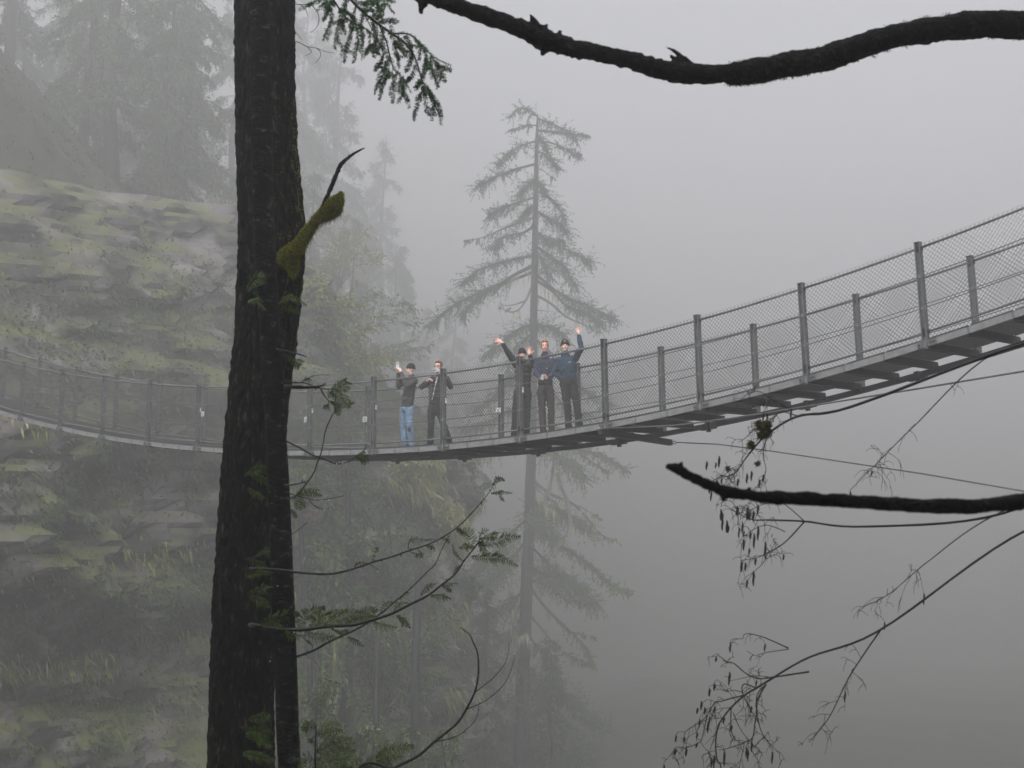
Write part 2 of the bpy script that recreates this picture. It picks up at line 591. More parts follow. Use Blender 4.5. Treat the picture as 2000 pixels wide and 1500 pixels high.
def branch_foliage(P, rng, t0=0.25, twigs=26, tl=0.9, leaves=9, ll=0.22, lw=0.045, hang=0.45, side=0.75, taper=0.6, wild=0.3):
    """drooping sprays along a branch polyline; returns quads"""
    t = t0 + (1 - t0) * np.sort(rng.random(twigs)) ** 0.85
    B, T = polyline_sample(P, t)
    up = np.array([0, 0, 1.0])
    S = nrm(np.cross(T, up) + 1e-6)
    sg = rng.choice([-1.0, 1.0], size=twigs)[:, None]
    D = nrm(T * rng.uniform(0.1, 0.9, (twigs, 1)) + S * sg * side * rng.uniform(0.2, 1, (twigs, 1)) - up * hang * rng.uniform(-0.35, 1.4, (twigs, 1)) + wild * rng.normal(size=(twigs, 3)))
    Ls = tl * (1 - taper * t) * (rng.uniform(0.55, 1.2, twigs) if wild < 0.4 else rng.uniform(0.2, 1.0, twigs) ** 1.3 * 1.5)
    k = np.tile(np.arange(leaves), twigs)
    i = np.repeat(np.arange(twigs), leaves)
    s = (k + rng.random(len(k))) / leaves
    base = B[i] + D[i] * (Ls[i] * s)[:, None] - up * (0.25 * hang * Ls[i] * s * s)[:, None]
    side_dir = nrm(np.cross(D[i], rng.normal(size=(len(i), 3))))
    d = D[i] * 0.75 + side_dir * 0.75 - up * 0.35
    ln = ll * rng.uniform(0.6, 1.3, len(i)) * (1 - 0.35 * s)
    return kites(base, d, ln, lw * rng.uniform(0.7, 1.3, len(i)), rng)

M['bark_far'] = noise_mat('bark_far', (0.012, 0.011, 0.010), (0.032, 0.029, 0.027), 3, 0.95, stretch=(1, 1, 0.25), bump=0.4)
M['wood_grey'] = noise_mat('dead_wood', (0.07, 0.065, 0.06), (0.15, 0.14, 0.13), 5, 0.95, c3=(0.2, 0.21, 0.17))
M['fir_needles'] = leaf_mat('fir_needles', (0.025, 0.052, 0.026), (0.062, 0.11, 0.048), (0.13, 0.17, 0.075))
M['mossy_lit_needles'] = leaf_mat('mossy_lit_needles', (0.05, 0.08, 0.03), (0.12, 0.165, 0.055), (0.26, 0.28, 0.12))  # moss tint, lightened to imitate lit foliage on the lower branches
M['far_needles'] = leaf_mat('far_needles', (0.03, 0.058, 0.022), (0.08, 0.125, 0.04), (0.20, 0.22, 0.07))
M['lichen'] = leaf_mat('lichen', (0.30, 0.31, 0.19), (0.46, 0.46, 0.30), (0.60, 0.58, 0.42), rough=0.9)
M['shrub_leaf'] = leaf_mat('shrub_leaf', (0.05, 0.11, 0.03), (0.12, 0.22, 0.05), (0.20, 0.28, 0.07))
M['yellow_leaf'] = leaf_mat('yellow_leaf', (0.11, 0.13, 0.035), (0.23, 0.25, 0.06), (0.36, 0.36, 0.13))
M['moss_grass'] = leaf_mat('moss_grass', (0.13, 0.145, 0.035), (0.27, 0.28, 0.07), (0.45, 0.43, 0.22))
M['fern'] = leaf_mat('fern_leaf', (0.035, 0.065, 0.022), (0.08, 0.125, 0.036), (0.17, 0.19, 0.06))

def hanging_lichen(P, rng, n, L=0.5, w=0.03):
    t = rng.random(n)
    B, T = polyline_sample(P, t)
    B = B + 0.05 * rng.normal(size=B.shape)
    d = np.tile(np.array([[0, 0, -1.0]]), (n, 1)) + 0.15 * rng.normal(size=(n, 3))
    return kites(B, d, L * rng.uniform(0.3, 1.2, n), w * rng.uniform(0.5, 1.3, n), rng, mid=0.3)

# --- the tall fir behind the bridge, drawn branch by branch
G = 1.3
TY = 95.0 * G
def make_tall_fir():
    rng = np.random.default_rng(11)
    base = at(1014, 1530, TY)
    r = thing('fir_tree', 'tall ragged fir standing in the fog right behind the three waving people', 'tree', base)
    tp = [at(x, y, TY) for x, y in ((1014, 1532), (1016, 1500), (1021, 1329), (1027, 1180), (1032, 1073), (1036, 945), (1040, 800), (1043, 600), (1045, 473), (1047, 340), (1049, 255), (1050, 222))]
    tr = [0.43, 0.43, 0.41, 0.38, 0.355, 0.32, 0.27, 0.235, 0.2, 0.15, 0.09, 0.02]
    b = MB()
    sp = spline(tp, 60)
    rr = [G * float(np.interp(i / 59, np.linspace(0, 1, 12), tr)) for i in range(60)]
    b.tube(sp, rr, 14, wob=0.10, seed=3)
    b.build('trunk', M['bark_far'], r, smooth=True)
    fine = 1.0
    # (pixel polyline, depth change at the tip in m, twig count, twig length, from where along it grows green, lichen)
    BR = [
        ([(1050, 228), (1036, 215), (1016, 212), (998, 226)], 0.5, 26, 0.55, 0.05, 0),
        ([(1050, 246), (1030, 244), (998, 254)], -0.6, 14, 0.4, 0.3, 0),
        ([(1050, 232), (1075, 240), (1105, 255), (1124, 272)], -0.5, 42, 0.75, 0.05, 0),
        ([(1052, 255), (1090, 258), (1120, 262), (1146, 264)], 0.6, 26, 0.4, 0.05, 0),
        ([(1049, 262), (1058, 275), (1068, 292)], -1.2, 26, 0.6, 0.0, 0),
        ([(1049, 275), (1080, 280), (1110, 292), (1131, 303)], 0.2, 26, 0.45, 0.35, 3),
        ([(1049, 275), (1020, 284), (992, 300), (974, 318)], -0.3, 46, 0.75, 0.12, 0),
        ([(1048, 296), (1066, 302), (1080, 316), (1087, 328)], 0.4, 34, 0.65, 0.05, 0),
        ([(1048, 320), (1010, 330), (975, 342), (950, 354), (934, 364)], 0.3, 54, 0.7, 0.2, 0),
        ([(1047, 328), (1062, 334), (1083, 350)], -0.5, 3, 0.3, 0.6, 0),
        ([(1047, 350), (1030, 362), (1016, 380)], -1.5, 40, 0.8, 0.0, 0),
        ([(1047, 352), (1058, 362), (1064, 378)], 1.4, 30, 0.6, 0.0, 0),
        ([(1046, 372), (1070, 384), (1090, 402), (1102, 428)], 0.2, 32, 0.6, 0.15, 0),
        ([(1046, 385), (1010, 396), (980, 406), (955, 420)], -0.6, 50, 0.8, 0.2, 2),
        ([(1046, 400), (1030, 412), (1012, 432)], 1.6, 44, 0.9, 0.0, 2),
        ([(1045, 424), (1010, 436), (980, 448), (945, 463), (910, 471)], 0.2, 12, 0.5, 0.35, 0),
        ([(1045, 410), (1070, 425), (1092, 436), (1106, 452)], 1.2, 52, 0.9, 0.05, 3),
        ([(1045, 440), (1020, 455), (985, 462), (965, 484)], -1.4, 50, 0.85, 0.3, 2),
        ([(1045, 450), (1060, 462), (1078, 470), (1098, 470)], -1.6, 48, 0.9, 0.0, 4),
        ([(1045, 462), (1085, 478), (1120, 494), (1152, 510)], 0.2, 64, 0.85, 0.12, 2),
        ([(1045, 480), (1075, 500), (1100, 520), (1125, 560)], -1.1, 66, 0.95, 0.05, 4),
        ([(1045, 492), (1062, 512), (1078, 545)], 1.4, 44, 0.9, 0.0, 4),
        ([(1045, 500), (1010, 505), (970, 515), (932, 530), (905, 552)], 1.0, 74, 0.95, 0.1, 2),
        ([(1044, 518), (1010, 534), (975, 555), (930, 575), (880, 600), (842, 632)], -0.4, 98, 0.95, 0.28, 9),
        ([(1044, 530), (1000, 548), (962, 565), (925, 590), (905, 618)], 0.6, 46, 0.8, 0.45, 4),
        ([(1044, 533), (1075, 560), (1105, 580), (1150, 598), (1200, 622)], 0.5, 84, 0.95, 0.34, 8),
        ([(1044, 545), (1080, 570), (1110, 600), (1150, 612), (1170, 634)], -0.8, 50, 0.8, 0.45, 6),
        ([(1043, 575), (1075, 592), (1105, 618), (1140, 634), (1172, 648)], 0.3, 5, 0.4, 0.75, 1),
        ([(1043, 604), (1060, 607), (1080, 608)], 0.3, 0, 0, 1, 0),
        ([(1042, 550), (1028, 585), (1010, 607), (990, 608), (975, 598)], -0.8, 2, 0.3, 0.7, 2),
        ([(1026, 588), (1000, 596), (976, 596)], -0.8, 0, 0, 1, 0),
        # the tier behind the heads
        ([(1043, 634), (1060, 636), (1085, 642), (1106, 664)], 0.3, 70, 0.9, 0.0, 5),
        ([(1043, 636), (1018, 640), (985, 664), (948, 694)], -0.3, 90, 0.95, 0.06, 10),
        ([(1042, 650), (1020, 668), (1000, 700), (990, 745)], 1.0, 60, 0.95, 0.1, 6),
        ([(1042, 660), (1075, 690), (1110, 735), (1150, 770), (1190, 790)], 0.4, 60, 0.8, 0.4, 5),
        ([(1041, 700), (1010, 730), (970, 770), (930, 800)], 0.6, 60, 0.9, 0.2, 8),
        ([(1041, 720), (1075, 760), (1110, 800), (1150, 810)], -0.5, 50, 0.9, 0.2, 8),
        ([(1040, 770), (1000, 800), (950, 825), (905, 838)], -0.3, 64, 0.9, 0.3, 8),
        ([(1040, 790), (1075, 830), (1130, 850)], 0.6, 40, 0.9, 0.2, 6),
        # under the bridge
        ([(1037, 860), (1000, 866), (950, 880), (905, 905), (885, 935)], 0.3, 70, 0.9, 0.4, 26),
        ([(1037, 866), (1070, 880), (1110, 900), (1140, 930)], -0.4, 78, 0.95, 0.1, 18),
        ([(1037, 868), (1090, 872), (1140, 880), (1180, 892), (1222, 917)], 0.5, 34, 0.6, 0.25, 8),
        ([(1080, 872), (1120, 880), (1160, 905), (1188, 922)], 0.8, 6, 0.4, 0.5, 3),
        ([(1090, 873), (1140, 868), (1170, 850), (1205, 858)], 1.0, 10, 0.35, 0.4, 3),
        ([(1036, 932), (1070, 962), (1120, 985), (1150, 1015), (1175, 1045), (1206, 1056)], 0.3, 6, 0.3, 0.6, 10),
        ([(1130, 988), (1150, 1000), (1172, 1012)], 0.2, 2, 0.3, 0.4, 2),
        ([(1036, 940), (1060, 965), (1088, 985)], -0.6, 3, 0.3, 0.5, 3),
        ([(1080, 912), (1074, 945), (1064, 975), (1072, 990), (1092, 1000)], -0.9, 0, 0, 1, 14),
        ([(1088, 925), (1098, 955), (1110, 985), (1112, 1020), (1104, 1046), (1086, 1056), (1070, 1084)], -0.9, 0, 0, 1, 20),
        ([(1034, 988), (1060, 990), (1100, 1002), (1150, 1030)], 0.5, 96, 0.95, 0.0, 4),
        ([(1034, 1000), (1055, 1020), (1080, 1050)], -0.7, 70, 0.9, 0.0, 4),
        ([(1033, 1030), (1075, 1052), (1120, 1082), (1160, 1110), (1195, 1145), (1228, 1155)], 0.0, 34, 0.5, 0.2, 8),
        ([(1032, 1060), (1070, 1100), (1110, 1130), (1140, 1150)], 0.7, 40, 0.7, 0.2, 8),
        ([(1033, 1010), (1000, 1040), (965, 1085), (925, 1110)], 0.6, 70, 0.95, 0.25, 10),
        ([(1032, 1050), (1000, 1090), (960, 1130), (900, 1150)], -0.3, 84, 1.0, 0.2, 16),
        ([(1031, 1105), (1070, 1125), (1110, 1140), (1162, 1176)], -0.5, 84, 0.95, 0.05, 26),
        ([(1029, 1130), (1060, 1140), (1110, 1172), (1160, 1175)], 0.2, 10, 0.3, 0.4, 6),
        ([(1029, 1135), (1060, 1180), (1100, 1220), (1145, 1265), (1158, 1300)], 0.3, 12, 0.4, 0.5, 8),
        ([(1070, 1190), (1100, 1225), (1130, 1238), (1160, 1244)], 0.5, 3, 0.3, 0.5, 6),
        ([(1028, 1150), (990, 1180), (940, 1210), (880, 1225)], 0.3, 96, 1.0, 0.15, 20),
        ([(1026, 1190), (1060, 1230), (1095, 1270), (1150, 1297)], -0.2, 12, 0.4, 0.4, 6),
        ([(1026, 1180), (1000, 1215), (1015, 1240), (1030, 1235)], -0.8, 0, 0, 1, 9),
        ([(1025, 1200), (985, 1250), (930, 1290), (860, 1320)], -0.4, 110, 1.0, 0.1, 18),
        ([(1024, 1230), (1050, 1265), (1075, 1300), (1085, 1340)], -0.3, 50, 0.8, 0.2, 30),
        ([(1022, 1280), (970, 1320), (910, 1370), (850, 1395)], 0.5, 120, 1.05, 0.05, 12),
        ([(1021, 1310), (1070, 1340), (1120, 1370), (1172, 1420)], 0.4, 130, 1.05, 0.0, 14),
        ([(1020, 1330), (1060, 1370), (1110, 1420), (1150, 1470)], -0.7, 110, 1.05, 0.0, 10),
        ([(1019, 1350), (960, 1400), (900, 1450), (840, 1480)], -0.6, 120, 1.05, 0.0, 10),
        ([(1018, 1380), (1060, 1430), (1080, 1490), (1100, 1540)], 0.9, 100, 1.05, 0.0, 8),
        ([(1017, 1400), (980, 1450), (930, 1510)], 0.9, 110, 1.05, 0.0, 8),
        ([(1016, 1440), (1080, 1480), (1160, 1530)], -0.3, 100, 1.05, 0.0, 8),
    ]
    for pl, dz, ntw, tl, t0, li in BR:
        n = len(pl)
        P = [at(x, y, TY + 3.0 * dz * (i / (n - 1))) for i, (x, y) in enumerate(pl)]
        sp = spline(P, 3 * n + 2)
        L = sum((sp[i + 1] - sp[i]).length for i in range(len(sp) - 1))
        r0 = 0.03 + 0.015 * L
        b = MB()
        b.tube(sp, [r0 * (1 - 0.8 * i / (len(sp) - 1)) for i in range(len(sp))], 6, wob=0.15, seed=ntw)
        br = b.build('branch', M['bark_far'] if ntw > 12 else M['wood_grey'], r, smooth=True)
        A = np.array(sp)
        if ntw:
            Q = branch_foliage(A, rng, t0, int(ntw * (2.1 if pl[0][1] < 850 else 3.0 if pl[0][1] < 1000 else 4.2)), tl * 1.4 * G, 18, 0.21 if pl[0][1] < 850 else 0.25, 0.040 if pl[0][1] < 850 else 0.048, hang=0.5, side=0.7, taper=0.3, wild=0.55)
            quads_obj('needles', Q, M['fir_needles'] if pl[0][1] < 850 else M['mossy_lit_needles'], br)
        if li:
            quads_obj('lichen', hanging_lichen(A, rng, int(li * 4), 1.1, 0.075), M['lichen'], br)['kind'] = 'stuff'
    return r
make_tall_fir()

# --- cliff under the left end of the bridge
M['cliff'] = None
def cliff_mat():
    m, nt, b = new_mat('mossy_rock')
    N, L = nt.nodes, nt.links
    tc = N.new('ShaderNodeTexCoord')
    n1 = N.new('ShaderNodeTexNoise'); n1.inputs['Scale'].default_value = 0.45; n1.inputs['Detail'].default_value = 10
    n2 = N.new('ShaderNodeTexNoise'); n2.inputs['Scale'].default_value = 0.5; n2.inputs['Detail'].default_value = 12
    L.new(tc.outputs['Object'], n1.inputs['Vector']); L.new(tc.outputs['Object'], n2.inputs['Vector'])
    r1 = N.new('ShaderNodeValToRGB')
    r1.color_ramp.elements[0].position = 0.44; r1.color_ramp.elements[0].color = (0.016, 0.015, 0.016, 1)
    r1.color_ramp.elements[1].position = 0.7; r1.color_ramp.elements[1].color = (0.20, 0.18, 0.19, 1)
    L.new(n1.outputs['Fac'], r1.inputs['Fac'])
    g = N.new('ShaderNodeNewGeometry')
    sx = N.new('ShaderNodeSeparateXYZ'); L.new(g.outputs['Normal'], sx.inputs[0])
    ad = N.new('ShaderNodeMath'); ad.operation = 'MULTIPLY_ADD'; ad.inputs[1].default_value = 0.25; ad.inputs[2].default_value = 0.0
    L.new(sx.outputs['Z'], ad.inputs[0])
    a2 = N.new('ShaderNodeMath'); a2.operation = 'ADD'
    L.new(ad.outputs[0], a2.inputs[0]); L.new(n2.outputs['Fac'], a2.inputs[1])
    r2 = N.new('ShaderNodeValToRGB')
    r2.color_ramp.elements[0].position = 0.56; r2.color_ramp.elements[0].color = (0, 0, 0, 1)
    r2.color_ramp.elements[1].position = 0.78; r2.color_ramp.elements[1].color = (1, 1, 1, 1)
    L.new(a2.outputs[0], r2.inputs['Fac'])
    mx = N.new('ShaderNodeMixRGB'); mx.inputs['Color2'].default_value = (0.09, 0.10, 0.03, 1)
    L.new(r2.outputs[0], mx.inputs['Fac']); L.new(r1.outputs[0], mx.inputs['Color1'])
    L.new(mx.outputs[0], b.inputs['Base Color'])
    b.inputs['Roughness'].default_value = 0.75
    bp_ = N.new('ShaderNodeBump'); bp_.inputs['Strength'].default_value = 0.8; bp_.inputs['Distance'].default_value = 0.3
    L.new(n1.outputs['Fac'], bp_.inputs['Height']); L.new(bp_.outputs[0], b.inputs['Normal'])
    return m
CLIFF = {}
def cliff_x(y, z):
    """x of the rock face at depth y and height z"""
    x = lerp_tab(LEFT, y) + 0.8
    f = (4.0 - z) / 15.0                              # below the brow the face steps outward slowly
    x += 1.6 * max(f, -0.6)
    x += 3.4 * fbm((y * 0.07, z * 0.10, 5.0), 5)
    s = math.sin(z * 0.8 + y * 0.12 + 3.0 * fbm((y * 0.08, z * 0.05, 1.0), 2))
    x += 1.1 * max(0.0, s) ** 0.6
    x += 1.3 * abs(fbm((y * 0.35, z * 0.5, 2.0), 4)) + 0.5 * abs(fbm((y * 0.9, z * 1.1, 7.0), 4))
    if z > 4: x -= (z - 4) * 0.75
    return x
def make_cliff():
    ys = np.arange(46, 140, 0.3); zz = np.arange(-30, 18, 0.28)
    vs = [(cliff_x(y, z), y, z) for z in zz for y in ys]
    ny = len(ys)
    fs = [(j * ny + i, (j + 1) * ny + i, (j + 1) * ny + i + 1, j * ny + i + 1) for j in range(len(zz) - 1) for i in range(ny - 1)]
    b = MB(); b.add(vs, fs)
    o = b.build('cliff', cliff_mat())
    tag(o, kind='structure')
    # moss, grass and fern hanging from the ledges
    rng = np.random.default_rng(5)
    def patch(name, label_mat, cy, cz, ry, rz, n, ln, wd, down=0.7, cat=None):
        cy *= G; cz *= G; ry *= G; rz *= G; ln *= G; wd *= G
        Y = cy + ry * rng.normal(size=n) * 0.5; Z = cz + rz * rng.normal(size=n) * 0.5
        X = np.array([cliff_x(a, c) for a, c in zip(Y, Z)]) + 0.05
        B = np.stack([X, Y, Z], 1)
        d = np.stack([rng.uniform(0.2, 0.9, n), -0.5 + 0.5 * rng.normal(size=n), -down + 0.6 * rng.normal(size=n)], 1)
        return kites(B, d, ln * rng.uniform(0.5, 1.4, n), wd * rng.uniform(0.6, 1.4, n), rng, droop=0.3)
    # a slanting ledge of pale hanging grass, and smaller tufts
    Q = []
    for k in range(34):
        q = k / 33
        Q.append(patch('', 0, 65.5 + 6 * q + rng.normal() * 0.4, 2.6 - 3.4 * q + rng.normal() * 0.5, 1.0, 0.5, 120, 0.6, 0.035, 1.0))
    for k in range(30):
        Q.append(patch('', 0, rng.uniform(48, 92), rng.uniform(-14, 4), rng.uniform(0.8, 2.5), rng.uniform(0.4, 0.9), 110, 0.5, 0.035, 1.0))
    tag(quads_obj('hanging_grass', np.concatenate(Q), M['moss_grass']), kind='stuff')
    Q = []
    for k in range(260):
        Q.append(patch('', 0, rng.uniform(42, 108), rng.uniform(-17, 9), rng.uniform(0.8, 3.0), rng.uniform(0.5, 1.6), int(rng.uniform(120, 420)), 0.26, 0.036, 0.2))
    for k in range(170):
        Q.append(patch('', 0, rng.uniform(43, 66), rng.uniform(-13, 9), rng.uniform(0.6, 2.0), rng.uniform(0.3, 1.0), int(rng.uniform(60, 220)), 0.22, 0.03, 0.1))
    Q.append(patch('', 0, 66, 7, 22, 5, 16000, 0.24, 0.036, 0.1)); Q.append(patch('', 0, 82, 8, 20, 5, 12000, 0.24, 0.036, 0.1))
    tag(quads_obj('fern_undergrowth', np.concatenate(Q), M['fern']), kind='stuff')
make_cliff()

def rock_depth(px, py, y1):
    """depth at which the view through a pixel first meets the rock face, at most y1"""
    y = 46.0
    while y < y1:
        p = at(px, py, y)
        if p.x < cliff_x(y, p.z) + 0.2: return y
        y += 0.4
    return y1
# --- far trees: a few kinds built once, copied on the canyon sides
def conifer_kind(name, label, h, seed, mat, nbr=46, spread=4.2, bare=0.25):
    rng = np.random.default_rng(seed)
    r = thing(name, label, 'tree', (0, 0, 0))
    sp = [Vector((0.25 * math.sin(i * 0.7 + seed), 0.25 * math.cos(i * 0.9 + seed), h * i / 14)) for i in range(15)]
    b = MB(); b.tube(sp, [0.5 * (h / 30) * (1 - 0.93 * i / 14) for i in range(15)], 9, wob=0.12, seed=seed)
    b.build('trunk', M['bark_far'], r, smooth=True)
    Q = []; wood = MB()
    for i in range(nbr):
        f = bare + (1 - bare) * (i + rng.random()) / nbr
        a = rng.uniform(0, 2 * math.pi)
        L = spread * (1 - f) ** 0.75 * rng.uniform(0.55, 1.25) + 0.5
        z = h * f
        p0 = Vector((sp[0].x, 0, z))
        d = Vector((math.cos(a), math.sin(a), 0))
        P = [p0, p0 + d * L * 0.4 + Vector((0, 0, -0.08 * L)), p0 + d * L * 0.75 + Vector((0, 0, -0.28 * L)), p0 + d * L + Vector((0, 0, -0.45 * L))]
        wood.tube(P, [0.05, 0.04, 0.03, 0.012], 4, cap=False)
        Q.append(branch_foliage(np.array(P), rng, 0.12, int(16 + 9 * L), 1.15, 9, 0.34, 0.062, hang=0.85, side=0.7, taper=0.4))
    tag(wood.build('limbs', M['bark_far'], r), kind='stuff')
    quads_obj('crown', np.concatenate(Q), mat, r)
    return r
def copy_tree(root, loc, rz, sc, label, group=None):
    c = root.copy(); COL.objects.link(c)
    c.location = loc; c.rotation_euler = (0, 0, rz); c.scale = (sc, sc, sc)
    c['label'] = label
    if group: c['group'] = group
    for ch in list(root.children):
        d = ch.copy(); COL.objects.link(d); d.parent = c
    return c
def far_forest():
    K = [conifer_kind('conifer_tree', 'x', 30, 21, M['far_needles'], 60, 4.4, 0.2),
         conifer_kind('conifer_tree', 'x', 24, 22, M['far_needles'], 50, 3.8, 0.12),
         conifer_kind('conifer_tree', 'x', 34, 23, M['far_needles'], 52, 5.0, 0.3)]
    # photo x of the trunk, depth, kind, height factor, label
    S = [(655, 185, 2, 1.75, 'tall fogged conifer whose drooping crown shows under the hemlock spray'),
         (592, 200, 0, 2.0, 'dim conifer just right of the thick mossy trunk, halfway up'),
         (712, 170, 1, 1.5, 'bushy fogged conifer above the man holding up a phone'),
         (775, 190, 0, 1.25, 'pale conifer between the mossy stub and the tall fir'),
         (830, 215, 1, 1.15, 'short faint conifer at the right end of the fogged slope'),
         (668, 118, 1, 0.62, 'low yellowish conifer above the bridge end by the trunk'),
         (745, 215, 2, 1.5, 'very faint tall conifer deep in the fog left of the tall fir'),
         (540, 160, 2, 1.6, 'fogged conifer half hidden behind the thick trunk'),
         (450, 130, 0, 1.1, 'dark conifer left of the two foreground trunks'),
         (360, 150, 2, 0.9, 'tall conifer second to the left of the foreground trunks'),
         (275, 125, 1, 1.0, 'bushy conifer on the slope over the left part of the bridge'),
         (190, 150, 0, 1.0, 'grey conifer over the far left part of the bridge'),
         (100, 130, 2, 0.85, 'tall conifer near the left edge of the view'),
         (20, 120, 1, 1.0, 'bushy conifer at the very left edge of the view'),
         (885, 215, 0, 1.0, 'hardly visible conifer deep in the fog just left of the tall fir'),
         (620, 108, 1, 0.5, 'small dark conifer on the slope right beside the thick trunk'),
         (604, 118, 1, 0.92, 'broad fogged conifer touching the edge of the thick trunk above the dead stub'),
         (682, 125, 0, 0.78, 'mid-height fogged conifer right of the mossy stub'),
         (765, 135, 1, 0.74, 'broad faint conifer straight above the man with glasses'),
         (642, 105, 1, 0.62, 'dim green conifer low on the slope above the bridge posts by the trunk'),
         (722, 112, 0, 0.56, 'small pointed conifer on the slope above the man in jeans'),
         (600, 62, 1, 0.84, 'bushy conifer against the cliff, touching the slender trunk under the bridge'),
         (684, 63, 0, 0.70, 'conifer in front of the cliff under the bridge post nearest the dangling cedar sprig'),
         (768, 66, 1, 0.66, 'bushy conifer in front of the cliff straight under the man in jeans'),
         (735, 37, 1, 0.50, 'dark conifer at the foot of the cliff, seen above the young cedar sprays'),
         (805, 39, 0, 0.38, 'small conifer below the cedar branches left of the bare sapling'),
         (872, 44, 1, 0.44, 'conifer at the cliff foot seen through the bare curved sapling'),
         (632, 36, 0, 0.44, 'conifer beside the slender trunk near the bottom of the view'),
         (950, 86, 1, 0.50, 'low bushy conifer just left of the tall fir at the bottom'),
         (1075, 92, 1, 0.36, 'low bushy conifer just right of the tall fir at the bottom'),]
    rg = random.Random(6)
    W = 'first second third fourth fifth sixth seventh eighth ninth tenth eleventh twelfth thirteenth fourteenth fifteenth sixteenth'.split()
    for q, px in enumerate(sorted(rg.uniform(-10, 430) for _ in range(16))):
        S.append((px, rg.uniform(88, 150), rg.choice((0, 1, 2)), rg.uniform(0.45, 1.1), W[q] + ' from the left of the smaller conifers scattered on the foggy hillside'))
    used = set()
    for i, (px, y, k, sc, lab) in enumerate(S):
        y *= G; sc *= G
        if 480 < px and y < 125: y = min(y, rock_depth(px, 1480, 160) - 3.0)
        x = at(px, 900, y).x
        loc = Vector((x, y, (min(ground_z(x, y), -18.0) if 480 < px and y < 125 else ground_z(x, y)) - 0.6))
        if k not in used:
            used.add(k); r = K[k]
            r.location = loc; r.rotation_euler = (0, 0, i * 1.3); r.scale = (sc, sc, sc); r['label'] = lab
            r['group'] = 'conifers in the fog on the canyon sides'
        else:
            copy_tree(K[k], loc, i * 2.1, sc, lab, 'conifers in the fog on the canyon sides')
far_forest()

def slope_cover():
    """undergrowth on the canyon sides"""
    rng = np.random.default_rng(8)
    def scatter(n, X, Y, l0, l1, name):
        Z = np.array([ground_z(a, q) for a, q in zip(X, Y)])
        B = np.stack([X, Y, Z - 0.1], 1)
        # tufts of several narrow leaves
        k = 5
        B = np.repeat(B, k, 0); m = len(B)
        d = 0.8 * rng.normal(size=(m, 3)) + np.array([0.2, -0.3, 0.9])
        f = np.clip(B[:, 1] / 100.0, 0.5, 1.6)
        tag(quads_obj(name, kites(B, d, f * rng.uniform(l0, l1, m), f * rng.uniform(0.03, 0.07, m), rng, droop=0.6), M['fern']), kind='stuff')
    n = 26000
    Y = rng.uniform(56, 230, n)
    scatter(n, lerp_tab(LEFT, Y) - rng.random(n) ** 1.1 * 46 + 6, Y, 0.25, 0.7, 'undergrowth')
    n = 16000
    Y = rng.uniform(48, 130, n)
    scatter(n, -24 + rng.random(n) * 30, Y, 0.3, 0.8, 'gorge_brush')
slope_cover()

def shrub(label, px, py, y, rx, rz, n, mat, seed, ll=0.16, name='shrub'):
    y *= G; rx *= G; rz *= G; ll *= G * 0.9
    y = rock_depth(px, py, y) - 0.2
    rng = np.random.default_rng(seed)
    c = at(px, py, y)
    root = Vector((c.x - rx * 0.5, c.y + 1.0, c.z - rz * 1.05))
    root.x = min(root.x, cliff_x(root.y, root.z) if root.z < 17 else root.x)
    r = thing(name, label, 'shrub', root)
    Q = []
    for i in range(9):
        d = Vector(rng.normal(size=3)); d.z = abs(d.z) + 0.2
        d.normalize()
        tip = c + Vector((d.x * rx, d.y * rx, (d.z - 0.35) * rz * 1.2))
        P = [root, root.lerp(tip, 0.5) + Vector((0, 0, 0.25 * rz)), tip + Vector((0, 0, -0.1 * rz))]
        sp = spline(P, 7)
        b = MB(); b.tube(sp, [0.03 * (1 - 0.7 * k / 6) for k in range(7)], 5)
        b.build('stem', M['bark_far'], r)
        Q.append(branch_foliage(np.array(sp), rng, 0.3, n // 90, 0.6 * rx, 10, ll, ll * 0.32, hang=0.3, side=0.9, taper=0.3))
    quads_obj('foliage', np.concatenate(Q), mat, r)
shrub('bright green rounded shrub on the cliff left, below the bridge', 640, 1140, 74, 1.6, 1.7, 2600, M['shrub_leaf'], 31)
shrub('yellow-green shrub hanging over the top rail beside the trunk', 660, 670, 80, 2.2, 1.8, 2600, M['yellow_leaf'], 32, 0.2)
shrub('yellow-green leafy shrub hanging just under the bridge deck', 790, 925, 80, 1.5, 1.3, 2000, M['yellow_leaf'], 33, 0.2)
shrub('dim green shrub on the slope above the photographer in jeans', 745, 610, 92, 2.4, 1.9, 2200, M['far_needles'], 34, 0.22)
shrub('reddish brown bare-looking shrub on the rock below the bridge', 620, 1010, 70, 1.2, 1.2, 1200, noise_mat('russet_leaf', (0.09, 0.06, 0.04), (0.16, 0.11, 0.08), 4, 0.9), 35, 0.14)
shrub('dark shrub at the foot of the cliff, bottom left', 700, 1390, 66, 1.9, 1.5, 2200, M['fern'], 36, 0.2)
shrub('mid green shrub low on the cliff beside the tall fir', 830, 1240, 78, 2.0, 1.8, 2600, M['far_needles'], 37, 0.2)
shrub('pale green shrub high on the slope between the mossy stub and the bridge', 690, 490, 100, 2.2, 2.4, 2200, M['yellow_leaf'], 38, 0.22)
shrub('wide dim shrub on the slope above the man with glasses', 820, 690, 104, 2.0, 1.4, 1800, M['fern'], 39, 0.22)
shrub('yellowish shrub on the brow of the cliff left of the photographer', 620, 590, 90, 1.8, 1.6, 1800, M['yellow_leaf'], 40, 0.2)
shrub('small green shrub on the cliff under the first cedar branch', 740, 1075, 80, 1.3, 1.0, 1500, M['shrub_leaf'], 41, 0.16)
shrub('grass-like pale shrub on the right edge of the cliff ledge', 868, 1010, 84, 1.0, 1.1, 1500, M['moss_grass'], 42, 0.2)

